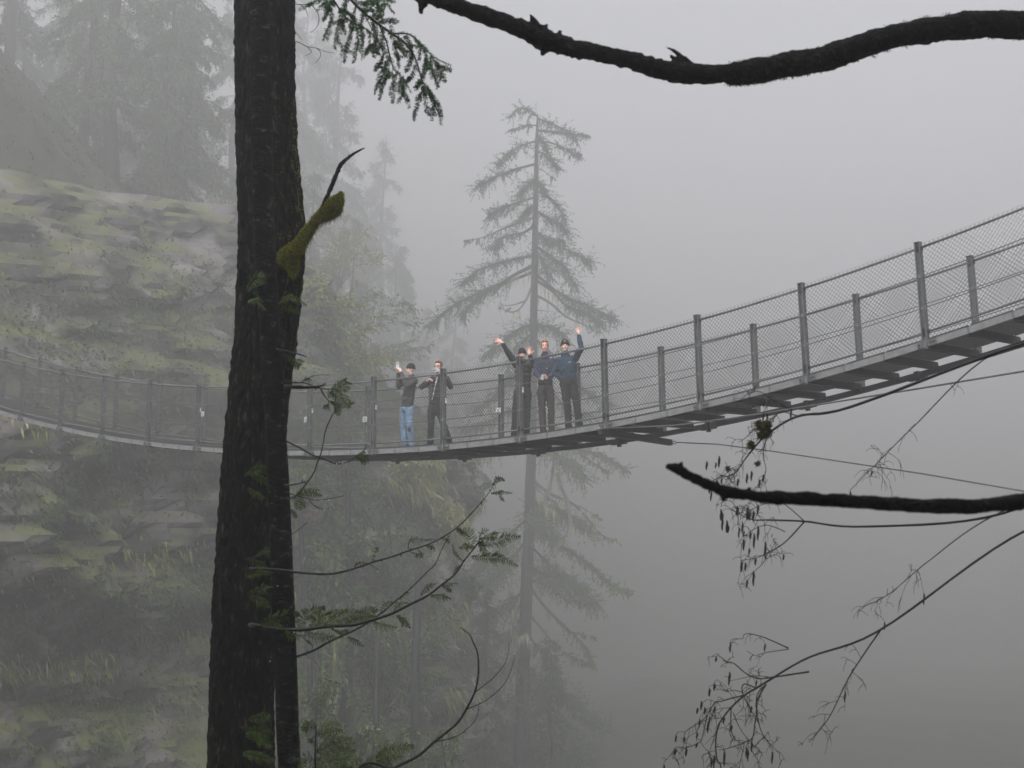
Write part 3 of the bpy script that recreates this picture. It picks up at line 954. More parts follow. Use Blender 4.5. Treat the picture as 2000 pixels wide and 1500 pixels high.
def snag(label, px, top_py, y, rpx, mat, lean, seed, limbs=7):
    """a bare standing trunk on the gorge floor at the foot of the cliff"""
    rng = np.random.default_rng(seed)
    p0 = at(px, 1600, y); top = at(px + lean, top_py, y)
    base = Vector((p0.x, y, min(ground_z(p0.x, y), -17)))
    r = thing('dead_tree', label, 'tree', base)
    R = rpx * y / FPX
    sp = spline([base, p0, p0.lerp(top, 0.5) + Vector((0.15 * rng.normal(), 0, 0)), top], 30)
    b = MB(); b.tube(sp, [R * (1.15 - 0.55 * i / 29) for i in range(30)], 10, wob=0.2, seed=seed)
    t = b.build('trunk', mat, r, smooth=True)
    for k in range(limbs):
        i = int(rng.integers(10, 29)); a = rng.uniform(0, 6.28)
        d = Vector((math.cos(a), 0.6 * math.sin(a), rng.uniform(-0.5, 0.3)))
        L = rng.uniform(0.5, 1.8)
        P = spline([sp[i], sp[i] + d * L * 0.6, sp[i] + d * L + Vector((0, 0, -0.25 * L))], 6)
        b = MB(); b.tube(P, [0.035, 0.03, 0.026, 0.02, 0.014, 0.008], 5)
        br = b.build('branch', M['wood_grey'], r)
        Q = hanging_lichen(np.array(P), rng, 10, 0.35, 0.016)
        quads_obj('lichen', Q, M['lichen'], br)['kind'] = 'stuff'
M['dark_trunk'] = noise_mat('dark_wet_trunk', (0.010, 0.009, 0.009), (0.030, 0.027, 0.025), 4, 0.8, stretch=(1, 1, 0.3))
M['mossy_trunk'] = noise_mat('mossy_trunk', (0.05, 0.055, 0.02), (0.13, 0.14, 0.045), 3, 0.95, stretch=(1, 1, 0.4))
M['pale_trunk'] = noise_mat('pale_dead_trunk', (0.12, 0.115, 0.10), (0.26, 0.25, 0.22), 4, 0.9, stretch=(1, 1, 0.3))
snag('dark straight trunk under the bridge, between the two long cedar branches', 812, 1105, 70, 11, M['dark_trunk'], 6, 51)
snag('second dark trunk, thinner, just left of the straight one under the bridge', 742, 1230, 66, 8, M['dark_trunk'], -4, 52)
snag('mossy yellowish trunk low down right of the slender foreground trunk', 652, 1240, 62, 7, M['mossy_trunk'], 3, 53)
snag('thin pale leaning dead trunk at the foot of the cliff', 640, 1330, 58, 2.6, M['pale_trunk'], 22, 54, 2)
snag('dark broken trunk beside the bottom of the slender foreground trunk', 606, 1290, 60, 9, M['dark_trunk'], -3, 55, 4)
# ------------------------------------------------------------------ people
def capsule(b, p0, p1, r0, r1, seg=10):
    p0, p1 = Vector(p0), Vector(p1)
    d = p1 - p0
    L = d.length
    if L < 1e-6:
        b.ball(p0, max(r0, r1)); return
    d = d / L
    pts, rr = [], []
    for a in (85, 60, 30):
        a = math.radians(a)
        pts.append(p0 - d * r0 * math.sin(a)); rr.append(r0 * math.cos(a))
    pts.append(p0); rr.append(r0)
    pts.append(p1); rr.append(r1)
    for a in (30, 60, 85):
        a = math.radians(a)
        pts.append(p1 + d * r1 * math.sin(a)); rr.append(r1 * math.cos(a))
    b.tube(pts, rr, seg)

def fuse(b, name, mats, parent, voxel, smooth=4, folds=0.0, fscale=9.0, seed=0):
    """melt the overlapping shapes of b into one continuous surface"""
    pl = root_loc(parent)
    me = b.mesh(name + '_tmp', [], pl)
    ob = bpy.data.objects.new('tmp', me); COL.objects.link(ob)
    md = ob.modifiers.new('r', 'REMESH'); md.mode = 'VOXEL'; md.voxel_size = voxel
    ms = ob.modifiers.new('s', 'SMOOTH'); ms.iterations = smooth; ms.factor = 0.5
    dg = bpy.context.evaluated_depsgraph_get()
    m2 = bpy.data.meshes.new_from_object(ob.evaluated_get(dg))
    bpy.data.objects.remove(ob); bpy.data.meshes.remove(me)
    m2.name = name
    m2.materials.clear()
    finish_mesh(m2, mats, True)
    if folds:
        n = len(m2.vertices)
        co = np.empty(n * 3, np.float32); m2.vertices.foreach_get('co', co); co = co.reshape(-1, 3)
        no = np.empty(n * 3, np.float32); m2.vertices.foreach_get('normal', no); no = no.reshape(-1, 3)
        k = np.array([mnoise.noise((p[0] * fscale + seed, p[1] * fscale, p[2] * fscale * 1.6)) + 0.5 * mnoise.noise((p[0] * fscale * 2.2, p[1] * fscale * 2.2 + seed, p[2] * fscale * 4)) for p in co])
        co = co + no * (folds * k)[:, None]
        m2.vertices.foreach_set('co', co.ravel().astype(np.float32))
        m2.update()
    o = bpy.data.objects.new(name, m2)
    return link(o, parent)

def fabric(name, c, var=0.35, rough=0.85):
    return noise_mat(name, tuple(x * (1 - var) for x in c), tuple(x * (1 + var) for x in c), 6, rough, bump=0.3, bscale=60)
def skin_mat(name, c):
    m = noise_mat(name, tuple(x * 0.88 for x in c), tuple(x * 1.06 for x in c), 14, 0.5)
    p = m.node_tree.nodes['Principled BSDF']
    p.inputs['Subsurface Weight'].default_value = 0.0
    return m
M['skin'] = skin_mat('skin', (0.80, 0.54, 0.45))
M['skin_rosy'] = skin_mat('rosy_skin', (0.82, 0.49, 0.42))
M['eye'] = noise_mat('eye_dark', (0.02, 0.015, 0.012), (0.04, 0.03, 0.025), 30, 0.3)
M['lip'] = noise_mat('lips', (0.30, 0.11, 0.09), (0.36, 0.14, 0.12), 30, 0.5)
M['ginger'] = noise_mat('ginger_hair', (0.26, 0.105, 0.035), (0.42, 0.19, 0.07), 40, 0.6)
M['auburn'] = noise_mat('auburn_hair', (0.13, 0.055, 0.025), (0.24, 0.10, 0.045), 40, 0.6)
M['dark_hair'] = noise_mat('dark_hair', (0.012, 0.010, 0.009), (0.03, 0.024, 0.02), 40, 0.6)
M['black_wool'] = fabric('black_wool', (0.014, 0.014, 0.015))
M['brown_wool'] = fabric('brown_wool', (0.04, 0.027, 0.02))
M['charcoal'] = fabric('charcoal_jacket', (0.045, 0.046, 0.049))
M['black_cloth'] = fabric('black_cloth', (0.018, 0.018, 0.020))
M['dark_trouser'] = fabric('dark_trouser', (0.028, 0.028, 0.030))
M['brown_trouser'] = fabric('brown_trouser', (0.075, 0.065, 0.055))
M['navy'] = fabric('navy_sweater', (0.030, 0.039, 0.074))
M['blue_jacket'] = fabric('blue_jacket', (0.027, 0.056, 0.096))
M['denim'] = fabric('pale_denim', (0.22, 0.34, 0.50), 0.3)
M['tan_shoe'] = fabric('tan_shoe', (0.30, 0.16, 0.08))
M['black_shoe'] = fabric('black_shoe', (0.02, 0.02, 0.02), rough=0.6)
M['white_cloth'] = fabric('white_cord', (0.6, 0.6, 0.58), 0.1)
M['phone_pale'] = noise_mat('phone_pale', (0.55, 0.52, 0.52), (0.66, 0.63, 0.63), 10, 0.3)
M['phone_grey'] = noise_mat('phone_grey', (0.36, 0.36, 0.37), (0.46, 0.46, 0.47), 10, 0.3)
M['paper_cup'] = noise_mat('paper_cup', (0.62, 0.62, 0.60), (0.74, 0.74, 0.72), 10, 0.6)

UPV = Vector((0, 0, 1))
def deck_point(px, w):
    """point of the walkway, w metres in from the near edge, that shows at pixel column px"""
    lo, hi = -2.0, 8.0
    for _ in range(50):
        u = (lo + hi) / 2
        if proj(bp(u, w, DECK))[0] < px: lo = u
        else: hi = u
    return bp(u, w, DECK)
def deck_z(x, y):
    q = Vector((x - BX, y - BY, 0))
    u = q.dot(BD) / BS
    return bz(u) + DECK
def hand(b, w, d, n, side, open_=True, curl=0.0, k=1.0):
    """w wrist, d direction of the palm, n palm normal, side +1/-1 which side the thumb is on"""
    d = Vector(d).normalized(); n = Vector(n); n = (n - d * n.dot(d)).normalized()
    s = d.cross(n) * side
    b.ball(w + d * 0.050 * k, 0.041 * k, 0.018 * k, 0.052 * k, (s, n, d), 10, 8)
    capsule(b, w - d * 0.02, w + d * 0.03, 0.027 * k, 0.030 * k)
    for i, (off, ln, sp) in enumerate(((0.030, 0.068, 0.22), (0.011, 0.080, 0.07), (-0.009, 0.075, -0.08), (-0.028, 0.058, -0.25))):
        r = w + d * 0.085 * k + s * off * k
        dd = (d + s * sp * (1.4 if open_ else 0.2)).normalized()
        a = 0.15 + curl
        d1 = (dd * math.cos(a) + n * math.sin(a)).normalized()
        a2 = 0.35 + 2.0 * curl
        d2 = (dd * math.cos(a2) + n * math.sin(a2)).normalized()
        m = r + d1 * ln * 0.52 * k
        capsule(b, r - d * 0.02, m, 0.0105 * k, 0.0098 * k, 8)
        capsule(b, m, m + d2 * ln * 0.5 * k, 0.0098 * k, 0.0085 * k, 8)
    t0 = w + d * 0.028 * k + s * 0.032 * k
    td = (d * 0.55 + s * (0.85 if open_ else 0.35) + n * (0.1 + 0.5 * curl)).normalized()
    capsule(b, t0, t0 + td * 0.038 * k, 0.0125 * k, 0.011 * k, 8)
    td2 = (td + d * 0.5 + n * 0.6 * curl).normalized()
    capsule(b, t0 + td * 0.038 * k, t0 + td * 0.038 * k + td2 * 0.03 * k, 0.011 * k, 0.009 * k, 8)

def person(label, feet_px, w, F, J, mats, group, hair=None, hat=None, hem=0.0, wide=1.0, tilt=(0, 0, 0), leg=1.0, hands=(), extras=None):
    base = deck_point(feet_px, w)
    Y = base.y
    def jp(k):
        q = J[k]
        return at(q[0], q[1], Y + (q[2] if len(q) > 2 else 0.0))
    r = thing('person', label, 'person', base, group)
    F = Vector(F).normalized()
    F2 = Vector((F.x, F.y, 0)).normalized()
    Rt = F2.cross(UPV)                                   # the person's own right
    head, neck, hip = jp('head'), jp('neck'), jp('hip')
    sh = [jp('sl'), jp('sr')]; el = [jp('el'), jp('er')]; wr = [jp('wl'), jp('wr')]
    kn = [jp('kl'), jp('kr')]
    an = []
    for k in ('al', 'ar'):
        p = jp(k); z = deck_z(p.x, p.y); an.append(Vector((p.x, p.y, z + 0.085)))
    # turn of the head
    Ul = (UPV + Vector(tilt)).normalized()
    Fh = (F - Ul * F.dot(Ul)).normalized(); Rh = Fh.cross(Ul)
    HA = (Rh, Fh, Ul)
    b = MB()
    b.ball(head + Ul * 0.030 - Fh * 0.008, 0.074, 0.094, 0.090, HA, 14, 10)
    b.ball(head + Fh * 0.020 - Ul * 0.040, 0.058, 0.068, 0.074, HA, 12, 9)
    b.ball(head + Fh * 0.062 - Ul * 0.092, 0.024, 0.020, 0.018, HA, 8, 6)
    capsule(b, head + Fh * 0.084 + Ul * 0.012, head + Fh * 0.103 - Ul * 0.022, 0.009, 0.014, 8)
    for s in (-1, 1):
        b.ball(head + Rh * (s * 0.076) - Fh * 0.005 - Ul * 0.012, 0.010, 0.020, 0.031, HA, 8, 6)
        b.ball(head + Rh * (s * 0.034) + Fh * 0.066 - Ul * 0.028, 0.020, 0.020, 0.018, HA, 8, 6)
    capsule(b, neck - UPV * 0.04, head - Ul * 0.07 - Fh * 0.01, 0.062, 0.055)
    chest = (sh[0] + sh[1]) / 2 - UPV * 0.12
    b.ball(chest, 0.14, 0.085, 0.16, (Rt, F2, UPV), 12, 8)
    capsule(b, chest - UPV * 0.05, hip + UPV * 0.05, 0.09, 0.09)
    b.ball(hip, 0.135, 0.085, 0.11, (Rt, F2, UPV), 12, 8)
    hl, hr = hip + (kn[0] - kn[1]).normalized() * 0.085 - UPV * 0.03, hip - (kn[0] - kn[1]).normalized() * 0.085 - UPV * 0.03
    hp = [hl, hr]
    for i in (0, 1):
        capsule(b, chest + UPV * 0.09, sh[i], 0.06, 0.052)
        capsule(b, sh[i], el[i], 0.050, 0.040)
        capsule(b, el[i], wr[i], 0.040, 0.027)
        capsule(b, hp[i], kn[i], 0.080, 0.055)
        capsule(b, kn[i], an[i], 0.055, 0.036)
        toe = (F2 + Rt * (0.25 if i == (0 if (sh[0] - sh[1]).dot(Rt) > 0 else 1) else -0.25)).normalized()
        capsule(b, an[i] - UPV * 0.05 - toe * 0.03, an[i] - UPV * 0.055 + toe * 0.12, 0.030, 0.025)
    for hspec in hands:
        i, d, n, side, op, curl = hspec
        hand(b, wr[i], d, n, side, op, curl, 1.14 if op else 1.0)
    fuse(b, 'body', mats['skin'], r, 0.0065, 3)
    # face
    for s in (-1, 1):
        e = MB(); e.ball(head + Rh * (s * 0.031) + Fh * 0.083 + Ul * 0.006, 0.0095, 0.006, 0.0055, HA, 8, 6)
        e.build('eye', M['eye'], r, smooth=True)
        e = MB(); capsule(e, head + Rh * (s * 0.016) + Fh * 0.088 + Ul * 0.027, head + Rh * (s * 0.046) + Fh * 0.078 + Ul * 0.026, 0.003, 0.0025, 6)
        e.build('eyebrow', mats.get('hair', M['dark_hair']), r)
    e = MB()
    e.tube([head + Rh * x + Fh * (0.084 - abs(x) * 0.3) - Ul * (0.055 - abs(x) * 0.22) for x in (-0.027, -0.014, 0, 0.014, 0.027)], [0.003, 0.006, 0.0065, 0.006, 0.003], 6)
    e.build('mouth', M['lip'], r, smooth=True)
    # hair or hat
    if hair:
        e = MB()
        e.ball(head + Ul * 0.047 - Fh * 0.016, 0.082, 0.096, 0.088, HA, 14, 10)
        e.ball(head + Ul * 0.100 + Fh * 0.045, 0.060, 0.045, 0.030, HA, 10, 8)
        e.ball(head - Fh * 0.050 - Ul * 0.010, 0.070, 0.052, 0.075, HA, 10, 8)
        for s in (-1, 1):
            e.ball(head + Rh * (s * 0.066) + Ul * 0.025 + Fh * 0.01, 0.016, 0.035, 0.045, HA, 8, 6)
        # keep the face free
        o = fuse(e, 'hair', mats['hair'], r, 0.008, 2, 0.008, 40)
        me = o.data
        hb = head - base
        for v in me.vertices:
            q = Vector(v.co) - hb
            f, u = q.dot(Fh), q.dot(Ul)
            if f > 0.05 and u < 0.075:
                v.co = v.co - Fh * (f - 0.045)
        if hair == 'beard':
            e = MB()
            e.ball(head + Fh * 0.040 - Ul * 0.078, 0.056, 0.052, 0.034, HA, 12, 8)
            fuse(e, 'beard', mats['hair'], r, 0.007, 2, 0.004, 50)
    if hat:
        e = MB()
        e.ball(head + Ul * 0.050 - Fh * 0.012, 0.086, 0.102, 0.100, HA, 16, 10)
        e.ball(head + Ul * 0.040 - Fh * 0.045, 0.080, 0.070, 0.080, HA, 12, 8)
        o = fuse(e, 'beanie', hat, r, 0.008, 2, 0.004, 30)
        hb = head - base
        for v in o.data.vertices:
            q = Vector(v.co) - hb
            f, u = q.dot(Fh), q.dot(Ul)
            lim = 0.020 + 0.16 * max(f, -0.05)
            if u < lim:
                v.co = v.co + Ul * (lim - u)
        e = MB()
        ring = []
        for a in range(17):
            t = 2 * math.pi * a / 16
            f = 0.098 * math.cos(t); s = 0.083 * math.sin(t)
            ring.append(head + Rh * s + Fh * (f - 0.012) + Ul * (0.026 + 0.16 * max(f, -0.05)))
        e.tube(ring, 0.0135, 6)
        e.build('beanie_cuff', hat, o, smooth=True)
    # jacket
    b = MB()
    top = (sh[0] + sh[1]) / 2
    hem_p = hip + UPV * hem
    n = 6
    for i in range(n + 1):
        q = i / n
        p = (top - UPV * 0.05).lerp(hem_p + UPV * 0.03, q)
        rx = (0.185 - 0.03 * math.sin(q * 2.6)) * wide if q > 0 else 0.15 * wide
        ry = (0.118 + 0.02 * math.sin(q * 3.0)) * wide
        b.ball(p, rx, ry, 0.10, (Rt, F2, UPV), 14, 8)
    for i in (0, 1):
        capsule(b, top - UPV * 0.01, sh[i] - UPV * 0.01, 0.080, 0.075)
        capsule(b, sh[i], el[i], 0.076, 0.062)
        e2 = wr[i] + (el[i] - wr[i]).normalized() * 0.035
        capsule(b, el[i], e2, 0.062, 0.046)
    capsule(b, neck - UPV * 0.05, neck + UPV * 0.012, 0.085, 0.074)
    jk = fuse(b, mats.get('top_name', 'jacket'), mats['top'], r, 0.012, 5, 0.013, 9.0, len(label) % 50)
    # trousers
    b = MB()
    b.ball(hip - UPV * 0.01, 0.165, 0.125, 0.13, (Rt, F2, UPV), 14, 8)
    for i in (0, 1):
        capsule(b, hp[i], kn[i], 0.098 * leg, 0.078 * leg)
        capsule(b, kn[i], an[i] + UPV * 0.01, 0.078 * leg, 0.068 * leg)
    fuse(b, mats.get('leg_name', 'trousers'), mats['leg'], r, 0.012, 5, 0.011, 8.0, 7)
    for i in (0, 1):
        toe = (F2 + Rt * (0.25 if i == (0 if (sh[0] - sh[1]).dot(Rt) > 0 else 1) else -0.25)).normalized()
        f = an[i] - UPV * 0.085
        b = MB()
        b.ball(f - toe * 0.03 + UPV * 0.045, 0.045, 0.055, 0.045, (toe.cross(UPV), toe, UPV), 10, 8)
        b.ball(f + toe * 0.08 + UPV * 0.034, 0.047, 0.085, 0.034, (toe.cross(UPV), toe, UPV), 10, 8)
        b.box(f + toe * 0.04 + UPV * 0.012, toe * 0.115, toe.cross(UPV) * 0.040, UPV * 0.012)
        fuse(b, 'shoe', mats['shoe'], r, 0.010, 2)
    if extras:
        extras(r, dict(head=head, neck=neck, hip=hip, sh=sh, el=el, wr=wr, kn=kn, an=an, F=F2, R=Rt, Fh=Fh, Rh=Rh, Ul=Ul, top=top, Y=Y, HA=HA, jp=jp))
    return r

def held(name, label, cat, mat, c, ex, ey, ez, lens=True, lens_mat=None):
    t = thing(name, label, cat, c)
    b = MB(); b.box(c, ex, ey, ez)
    o = b.build('case', mat, t)
    md = o.modifiers.new('bevel', 'BEVEL'); md.width = 0.006; md.segments = 2
    if lens:
        b = MB(); e = Vector(ez).normalized()
        b.box(Vector(c) + e * (Vector(ez).length + 0.002) + Vector(ey) * 0.55 , Vector(ex) * 0.4, Vector(ey) * 0.22, e * 0.002)
        b.build('camera_lens', M['sign_ink'], t)
    return t

def make_people():
    toc = Vector((0, -1, 0))
    G = 'people standing on the suspension bridge'
    # 1: photographer in jeans, seen from the side
    def ex1(r, d):
        b = MB()
        k = d['kn'][1]
        c = k + Vector((0.0, -0.080, -0.10))
        b.ball(c, 0.035, 0.014, 0.05, None, 8, 6)
        b.build('knee_tear', M['dark_trouser'], r)
        c = at(776.5, 713.5, d['Y'] - 0.05)
        held('phone', 'pale phone held up by the man in light blue jeans', 'phone', M['phone_pale'], c, Vector((0.036, -0.012, 0)), Vector((0, 0, 0.074)), Vector((-0.0015, -0.004, 0)))
    person('man in black beanie, dark jacket and pale torn jeans holding up a phone in profile', 798, 0.75, (-0.9, -0.42, 0.03),
           dict(head=(801.5, 722), neck=(804.5, 736), sl=(794, 744, 0.14), sr=(810, 744, -0.14), el=(778.5, 755, 0.10), er=(795, 755, -0.26),
                wl=(778.5, 727, 0.03), wr=(783, 727.5, -0.10), hip=(795, 797), kl=(787.5, 831, 0.08), kr=(800, 831, -0.08), al=(791, 865, 0.08), ar=(804.5, 865, -0.06)),
           dict(skin=M['skin'], top=M['charcoal'], leg=M['denim'], shoe=M['black_shoe'], leg_name='jeans', hair=M['dark_hair']), G, hat=M['black_wool'], hem=0.0, wide=1.0, leg=1.06,
           hands=((0, (-0.15, 0, 1), (0.6, -0.6, 0), 1, False, 0.55), (1, (-0.35, 0.1, 0.9), (-0.5, 0.8, 0), -1, False, 0.55)), extras=ex1)
    # 2: man in black with a phone across his mouth
    def ex2(r, d):
        h, Fh, Rh, Ul = d['head'], d['Fh'], d['Rh'], d['Ul']
        b = MB()
        for s in (-1, 1):
            ring = [h + Rh * (s * 0.033 + 0.024 * math.cos(a)) + Fh * 0.100 + Ul * (0.008 + 0.017 * math.sin(a)) for a in [2 * math.pi * i / 12 for i in range(13)]]
            b.tube(ring, 0.0032, 5)
            b.tube([h + Rh * (s * 0.057) + Fh * 0.100 + Ul * 0.012, h + Rh * (s * 0.080) - Fh * 0.0 + Ul * 0.006], 0.003, 5)
        b.tube([h + Rh * -0.010 + Fh * 0.102 + Ul * 0.012, h + Rh * 0.010 + Fh * 0.102 + Ul * 0.012], 0.003, 5)
        b.build('glasses', M['sign_ink'], r)
        for x0, y0, x1, y1, x2, y2 in ((853, 736, 848, 762, 843.5, 781), (855, 736, 852.5, 745, 850, 752)):
            b = MB()
            b.tube(spline([at(x0, y0, d['Y'] - 0.135), at(x1, y1, d['Y'] - 0.20), at(x2, y2, d['Y'] - 0.215)], 8), 0.008, 6)
            b.build('drawstring', M['white_cloth'], r)
        c = at(852, 723.5, d['Y'] - 0.30)
        held('phone', 'grey phone held across the mouth of the man with glasses', 'phone', M['phone_grey'], c, Vector((0, 0, 0.037)), Vector((-0.072, 0.02, 0.0)), Vector((-0.001, -0.004, 0)))
    person('man with short auburn hair and glasses, all in black, with a phone at his mouth', 859, 0.8, (-0.35, -0.93, 0.0),
           dict(head=(856.5, 716.5), neck=(858.5, 731), sl=(846, 741, 0), sr=(873, 741, 0.05), el=(824, 755, -0.12), er=(880, 755, -0.06), wl=(835, 744, -0.28), wr=(861, 730, -0.26),
                hip=(850, 799), kl=(842, 831, -0.03), kr=(866, 829, 0.05), al=(839.5, 862), ar=(879, 861, 0.05)),
           dict(skin=M['skin'], top=M['black_cloth'], leg=M['black_cloth'], shoe=M['black_shoe'], hair=M['auburn']), G, hair='short', hem=-0.01, wide=0.98, leg=0.94,
           hands=((0, (0.6, -0.4, 0.35), (0.2, -0.3, -0.9), 1, False, 0.7), (1, (-0.75, -0.3, 0.65), (-0.1, 0.9, 0.2), -1, False, 0.35)), extras=ex2)
    # 3: person in black with both arms up
    person('person in black cap and long black coat waving both bare hands beside a post', 1016, 0.75, (0.08, -1, 0.05),
           dict(head=(1020, 693), neck=(1021, 707), sl=(1007, 711), sr=(1038, 712), el=(993, 690, -0.05), er=(1046.5, 714, -0.2), wl=(981, 669.5, -0.1), wr=(1034, 693, -0.28),
                hip=(1021, 764), kl=(1007.5, 803), kr=(1029, 803), al=(1004.5, 842), ar=(1027, 842)),
           dict(skin=M['skin_rosy'], top=M['black_cloth'], leg=M['black_cloth'], shoe=M['black_shoe'], top_name='coat', hair=M['dark_hair']), G, hat=M['black_wool'], hem=-0.10, wide=1.06, leg=1.05,
           hands=((0, (-0.85, -0.1, 0.42), (0.1, -1, 0.1), -1, True, 0.0), (1, (-0.05, -0.05, 1), (0.05, -1, 0), 1, True, 0.05)))
    # 4: ginger man in a navy sweater
    def ex4(r, d):
        c = d['top'] - UPV * 0.15 + d['F'] * 0.15
        b = MB()
        x = d['R'] * -1
        b.tube([c + x * 0.005 + UPV * 0.008, c + x * 0.018 - UPV * 0.006, c + x * 0.034 - UPV * 0.002, c + x * 0.062 + UPV * 0.012], [0.003, 0.008, 0.006, 0.002], 6)
        b.build('chest_mark', M['white_cloth'], r)
        c = at(1059.5, 737.5, d['Y'] - 0.345)
        t = thing('paper_cup', 'small white paper cup in the hands of the ginger-haired man', 'cup', c)
        b = MB(); b.tube([c - UPV * 0.045, c + UPV * 0.05], [0.026, 0.036], 12)
        b.build('cup', M['paper_cup'], t, smooth=False)
        b = MB(); b.tube([c + UPV * 0.05, c + UPV * 0.058], [0.038, 0.036], 12)
        b.build('lid', M['paper_cup'], t)
    person('ginger-haired man in navy sweater and brown trousers, hands together at his waist', 1068, 0.85, (0.0, -1, 0.03),
           dict(head=(1063.8, 676.5), neck=(1064, 692), sl=(1050, 706), sr=(1079.5, 706), el=(1047, 729, -0.08), er=(1083.5, 729, -0.08), wl=(1055.5, 739, -0.27), wr=(1068.5, 739, -0.27),
                hip=(1065.5, 759), kl=(1058.5, 798), kr=(1076.5, 798), al=(1061, 836), ar=(1077, 835)),
           dict(skin=M['skin_rosy'], top=M['navy'], leg=M['brown_trouser'], shoe=M['black_shoe'], top_name='sweater', hair=M['ginger']), G, hair='short', hem=0.0, wide=0.95, leg=0.95,
           hands=((0, (0.8, -0.6, 0.1), (0.3, 0.6, 0.4), 1, False, 0.7), (1, (-0.8, -0.6, 0.1), (-0.3, 0.6, 0.4), -1, False, 0.7)), extras=ex4)
    # 5: man in a blue jacket, one arm up
    def ex5(r, d):
        c = d['top'] - UPV * 0.075 + d['F'] * 0.155 - d['R'] * 0.05
        b = MB(); b.box(c, d['R'] * 0.018, d['F'] * 0.003, UPV * 0.010); b.build('chest_mark', M['white_cloth'], r)
        b = MB()
        b.box(d['head'] + d['Ul'] * 0.085 + d['Fh'] * 0.100, d['Rh'] * 0.012, d['Fh'] * 0.004, d['Ul'] * 0.010); b.build('beanie_patch', M['white_cloth'], r)
        for s in (-1, 1):
            b = MB()
            p = d['neck'] + d['F'] * 0.075 - UPV * 0.03
            b.box(p + d['R'] * (s * 0.045), (d['R'] * s * 0.04 - UPV * 0.03), d['F'] * 0.010 + UPV * 0.004, UPV * 0.028 + d['R'] * s * 0.01)
            b.build('collar', M['blue_jacket'], r)
    person('man in brown beanie, blue jacket and tan shoes waving one arm high', 1121, 0.7, (-0.05, -1, 0.10),
           dict(head=(1103.5, 676.5), neck=(1104.5, 691), sl=(1092, 703), sr=(1123.5, 700), el=(1083.5, 729, 0.02), er=(1136, 681, -0.18), wl=(1098, 741, 0.03), wr=(1129.5, 653, -0.12),
                hip=(1110, 743), kl=(1107.5, 788), kr=(1126, 787), al=(1111, 832), ar=(1133, 829)),
           dict(skin=M['skin'], top=M['blue_jacket'], leg=M['dark_trouser'], shoe=M['tan_shoe'], hair=M['dark_hair']), G, hat=M['brown_wool'], hem=0.02, wide=1.06, leg=0.98, tilt=(-0.03, 0.12, 0),
           hands=((0, (0.7, 0.1, -0.5), (0, 1, 0), 1, False, 0.4), (1, (-0.2, -0.05, 1), (0.0, -1, 0.05), 1, True, 0.05)), extras=ex5)
make_people()
# ------------------------------------------------------------------ foreground trees
def bark_mat(name, c1, c2, c3, stretch, scale, bump):
    m = noise_mat(name, c1, c2, scale, 0.9, bump=bump, bscale=scale * 2.2, stretch=stretch, detail=9, c3=c3, lo=0.45, hi=0.58, spec=0.3)
    m.node_tree.nodes['Bump'].inputs['Distance'].default_value = 0.03
    return m
M['bark_dark'] = bark_mat('dark_ridged_bark', (0.003, 0.003, 0.0025), (0.014, 0.012, 0.010), (0.11, 0.10, 0.082), (1, 1, 0.35), 26, 1.0)
M['bark_smooth'] = bark_mat('dark_banded_bark', (0.003, 0.003, 0.003), (0.013, 0.0125, 0.012), (0.12, 0.117, 0.11), (1, 1, 2.2), 14, 0.7)
M['bark_dead'] = bark_mat('dead_branch_bark', (0.004, 0.0035, 0.003), (0.013, 0.011, 0.009), (0.05, 0.044, 0.036), (1, 1, 1), 30, 0.9)
M['twig'] = noise_mat('wet_twig', (0.005, 0.004, 0.003), (0.016, 0.013, 0.010), 40, 0.4)
M['cedar'] = leaf_mat('cedar_sprays', (0.03, 0.06, 0.008), (0.085, 0.14, 0.018), (0.17, 0.24, 0.04), rough=0.4, transl=0.35)
M['hemlock'] = leaf_mat('hemlock_needles', (0.014, 0.075, 0.012), (0.04, 0.15, 0.024), (0.11, 0.27, 0.045), rough=0.45, transl=0.4)
M['moss'] = leaf_mat('moss', (0.14, 0.155, 0.012), (0.30, 0.31, 0.026), (0.50, 0.48, 0.06), rough=0.9, transl=0.3)
M['moss_base'] = noise_mat('moss_base', (0.06, 0.065, 0.01), (0.13, 0.135, 0.02), 30, 0.95, bump=0.8)
M['catkin'] = noise_mat('catkin', (0.022, 0.016, 0.012), (0.05, 0.036, 0.028), 50, 0.8)
M['bud_moss'] = leaf_mat('twig_moss', (0.05, 0.05, 0.012), (0.12, 0.11, 0.025), (0.2, 0.18, 0.06))
M['droplet'] = noise_mat('glint_white_drop', (0.85, 0.87, 0.88), (0.95, 0.96, 0.96), 10, 0.05, spec=1.0)  # white base colour stands for the sky glint on clear water

def rough_trunk(name, ctr, parent, mat, seg, rows, seed, amp, vert, horiz):
    """ctr: list of (centre Vector, radius); a trunk with ridged bark in its surface"""
    sp = spline([c for c, _ in ctr], rows)
    rad = [float(np.interp(i / (rows - 1), np.linspace(0, 1, len(ctr)), [q for _, q in ctr])) for i in range(rows)]
    vs = []
    for i, (p, R) in enumerate(zip(sp, rad)):
        for k in range(seg):
            a = 2 * math.pi * k / seg
            d = Vector((math.cos(a), math.sin(a), 0))
            q = (d.x * vert * R + seed, d.y * vert * R, p.z * horiz)
            n1 = mnoise.noise(q); n2 = mnoise.noise((q[0] * 2.7, q[1] * 2.7, q[2] * 2.7 + 5))
            n3 = mnoise.noise((d.x * 2 + seed, d.y * 2, p.z * 1.3))
            vs.append(p + d * (R * (1 + 0.05 * n3) + amp * (1.0 - 2 * abs(n1)) + amp * 0.6 * n2))
    fs = [(i * seg + k, i * seg + (k + 1) % seg, (i + 1) * seg + (k + 1) % seg, (i + 1) * seg + k) for i in range(rows - 1) for k in range(seg)]
    b = MB(); b.add(vs, fs)
    return b.build(name, mat, parent, smooth=True)

